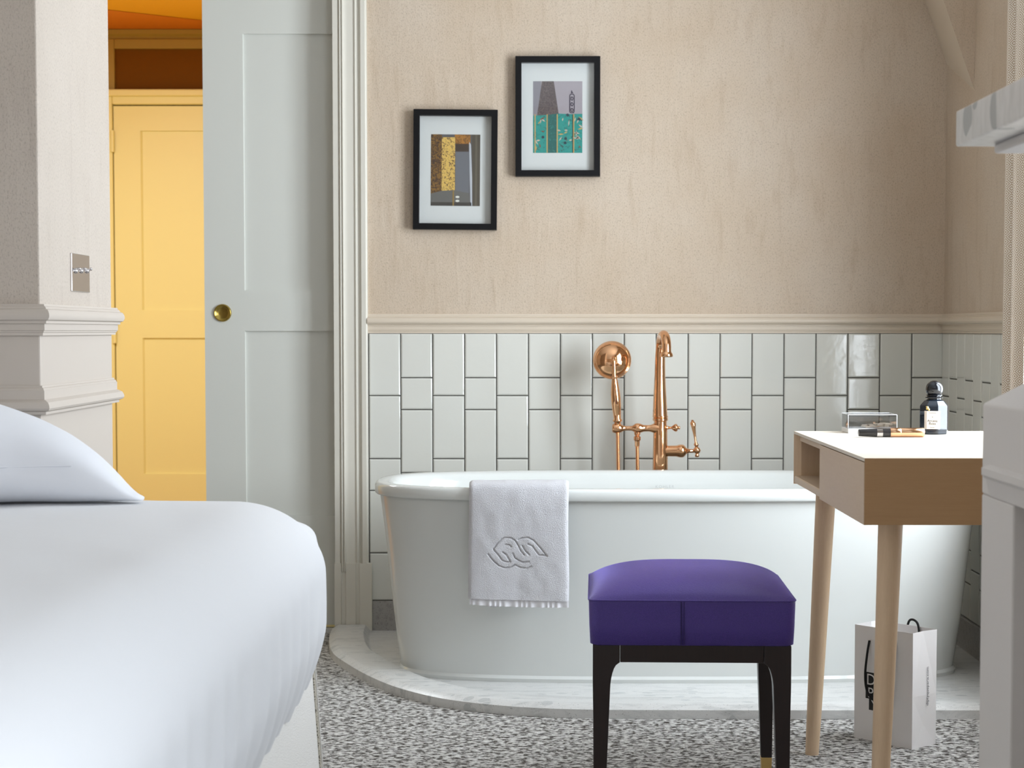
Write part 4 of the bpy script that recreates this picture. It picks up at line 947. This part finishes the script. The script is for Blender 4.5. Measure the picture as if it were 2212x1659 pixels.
for b, side_ in ((0, -1), (1, 1)):
    pts_ = []
    nrm = e2*side_
    if b == 0:
        ctl = [(0.73, HB-0.032, 0.003), (0.74, HB-0.06, 0.008), (0.755, HB-0.11, 0.012), (0.74, HB-0.150, 0.008), (0.62, HB-0.170, 0.006), (0.45, HB-0.175, 0.006), (0.33, HB-0.165, 0.008), (0.29, HB-0.11, 0.012), (0.28, HB-0.06, 0.008), (0.28, HB-0.032, 0.003)]
        pts_ = catmull([BP(a, 0, z)+nrm*d for a, z, d in ctl], 6)
    else:
        ctl = [(0.28, HB-0.032, -0.003), (0.28, HB-0.005, -0.005), (0.32, HB+0.010, -0.004), (0.42, HB+0.014, 0.0), (0.50, HB+0.005, 0.004), (0.55, HB-0.03, 0.005)]
        pts_ = catmull([BP(a, 1, z)+nrm*d for a, z, d in ctl], 6)
    mb = MB(); mb.tube(pts_, 0.0027, 10); mb.build('cord_handle', M_CORD, bag, smooth=True, off=off)
# black printed logo blocks and white letters (front face)
Zf = -e2*0.0008
lg = MB()
def fq(a0_, a1_, z0_, z1_, m_=0, lift=0.0):
    n_ = -e2*(0.0007+lift); lg.add([BP(a0_, 0, z0_)+n_, BP(a1_, 0, z0_)+n_, BP(a1_, 0, z1_)+n_, BP(a0_, 0, z1_)+n_], [(0, 1, 2, 3)], m_)
for a0_, a1_, z0_, z1_ in ((0.82, 0.42, 0.128, 0.160), (0.80, 0.40, 0.098, 0.130), (0.74, 0.38, 0.072, 0.100), (0.64, 0.36, 0.048, 0.073)): fq(a0_, a1_, z0_, z1_)
lgo = lg.build('printed_logo', M_INK, bag, off=off)
ux = -e1
for tx, sz, a_, z_ in (('DI', 0.037, 0.79, 0.1310), ('PT', 0.034, 0.765, 0.1010), ('Y', 0.030, 0.70, 0.075)):
    text_mb(tx, sz, BP(a_, 0, z_)-e2*0.0010, ux, (0, 0, 1), 0.0).build('logo_letters', M_PAPER, lgo, off=off)
tmb = text_mb('diptyqueparis.com', 0.0122, BP(-0.004, 0.66, 0.094)-e1*0.0006, (0, 0, 1), -e2, 0.0, 1.0)
tmb.build('side_lettering', mat('dark_print', (0.07, 0.07, 0.08), 0.7), bag, off=off)

# ------------------------------------------------------------------ curtain
cr = root('curtain', (1.24, 4.66, 0.01), 'cream curtain with woven tan lozenge pattern hanging by the right-hand window', 'curtain'); off = cr.location
mb = MB(); nu, nv = 160, 20; uvs = []
def cur(u, v):
    y = 4.785-u*0.17; z = 0.012+v*2.50
    return (1.256+0.016*sin(u*2*pi*2.3+1.0)+0.006*sin(u*17+v*2), y+0.006*sin(v*3+u*9), z)
mb.grid(cur, nu, nv); co_ = mb.build('cloth', M_CURT, cr, smooth=True, off=off, angle=180, solid=0.002)
me = co_.data; uvl = me.uv_layers.new(name='UVMap')
for lp_ in me.loops:
    i = lp_.vertex_index; uvl.data[lp_.index].uv = ((i % (nu+1))/nu*0.32, (i//(nu+1))/nv*2.5)
MB().tube([(1.24, 4.99, 2.53), (1.24, 2.6, 2.53)], 0.014, 16).build('curtain_rod', M_BRASS, cr, smooth=True, off=off)

# ------------------------------------------------------------------ mantel shelf and sloping hood on the right
ms = root('mantel_shelf', (1.0, 1.9, 1.22), 'pale marble mantel shelf jutting in at the upper right', 'shelf'); off = ms.location
YM = 2.60; c0 = at(2064, 317, YM); c1 = at(2064, 240, YM)
MB().box(c0.x, XR, 1.0, YM, c0.z, c1.z).build('marble_slab', M_MANT, ms, off=off, bevel=0.003)
q0 = at(2147, 332, 2.565)
MB().box(q0.x, XR, 1.0, 2.565, q0.z, c0.z).build('apron_block', M_WHT, ms, off=off, bevel=0.003)
hd = root('chimney_surround', (0.95, 1.9, 0), 'white plastered fire surround with sloping top at the lower right edge', 'fire surround'); off = hd.location
hx = at(2123, 872, YM).x; hz = at(2123, 872, YM).z
yj = 2.43
sl = 0.50
poly = [(hx, hz), (XR, hz+sl*(XR-hx)), (XR, 0.72), (hx, 0.72)]
mb = MB(); mb.prism(poly, 'y', 1.0, YM); mb.build('hood', M_WHT, hd, off=off, bevel=0.003)
MB().box(hx, XR, yj, YM, 0, 0.7199).build('jamb', M_WHT, hd, off=off, bevel=0.003)
MB().box(hx, XR, 1.0, 1.17, 0, 0.7199).build('jamb', M_WHT, hd, off=off, bevel=0.003)
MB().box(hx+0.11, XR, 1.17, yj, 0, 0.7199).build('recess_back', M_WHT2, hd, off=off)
lz0 = at(2145, 1004, 2.55).z
mb = MB(); mb.prism([(hx, lz0), (hx-0.012, lz0-0.004), (hx-0.012, lz0-0.014), (hx-0.006, lz0-0.020), (hx, lz0-0.045)], 'y', 1.0, 2.555); mb.build('ledge', M_WHT, hd, off=off)
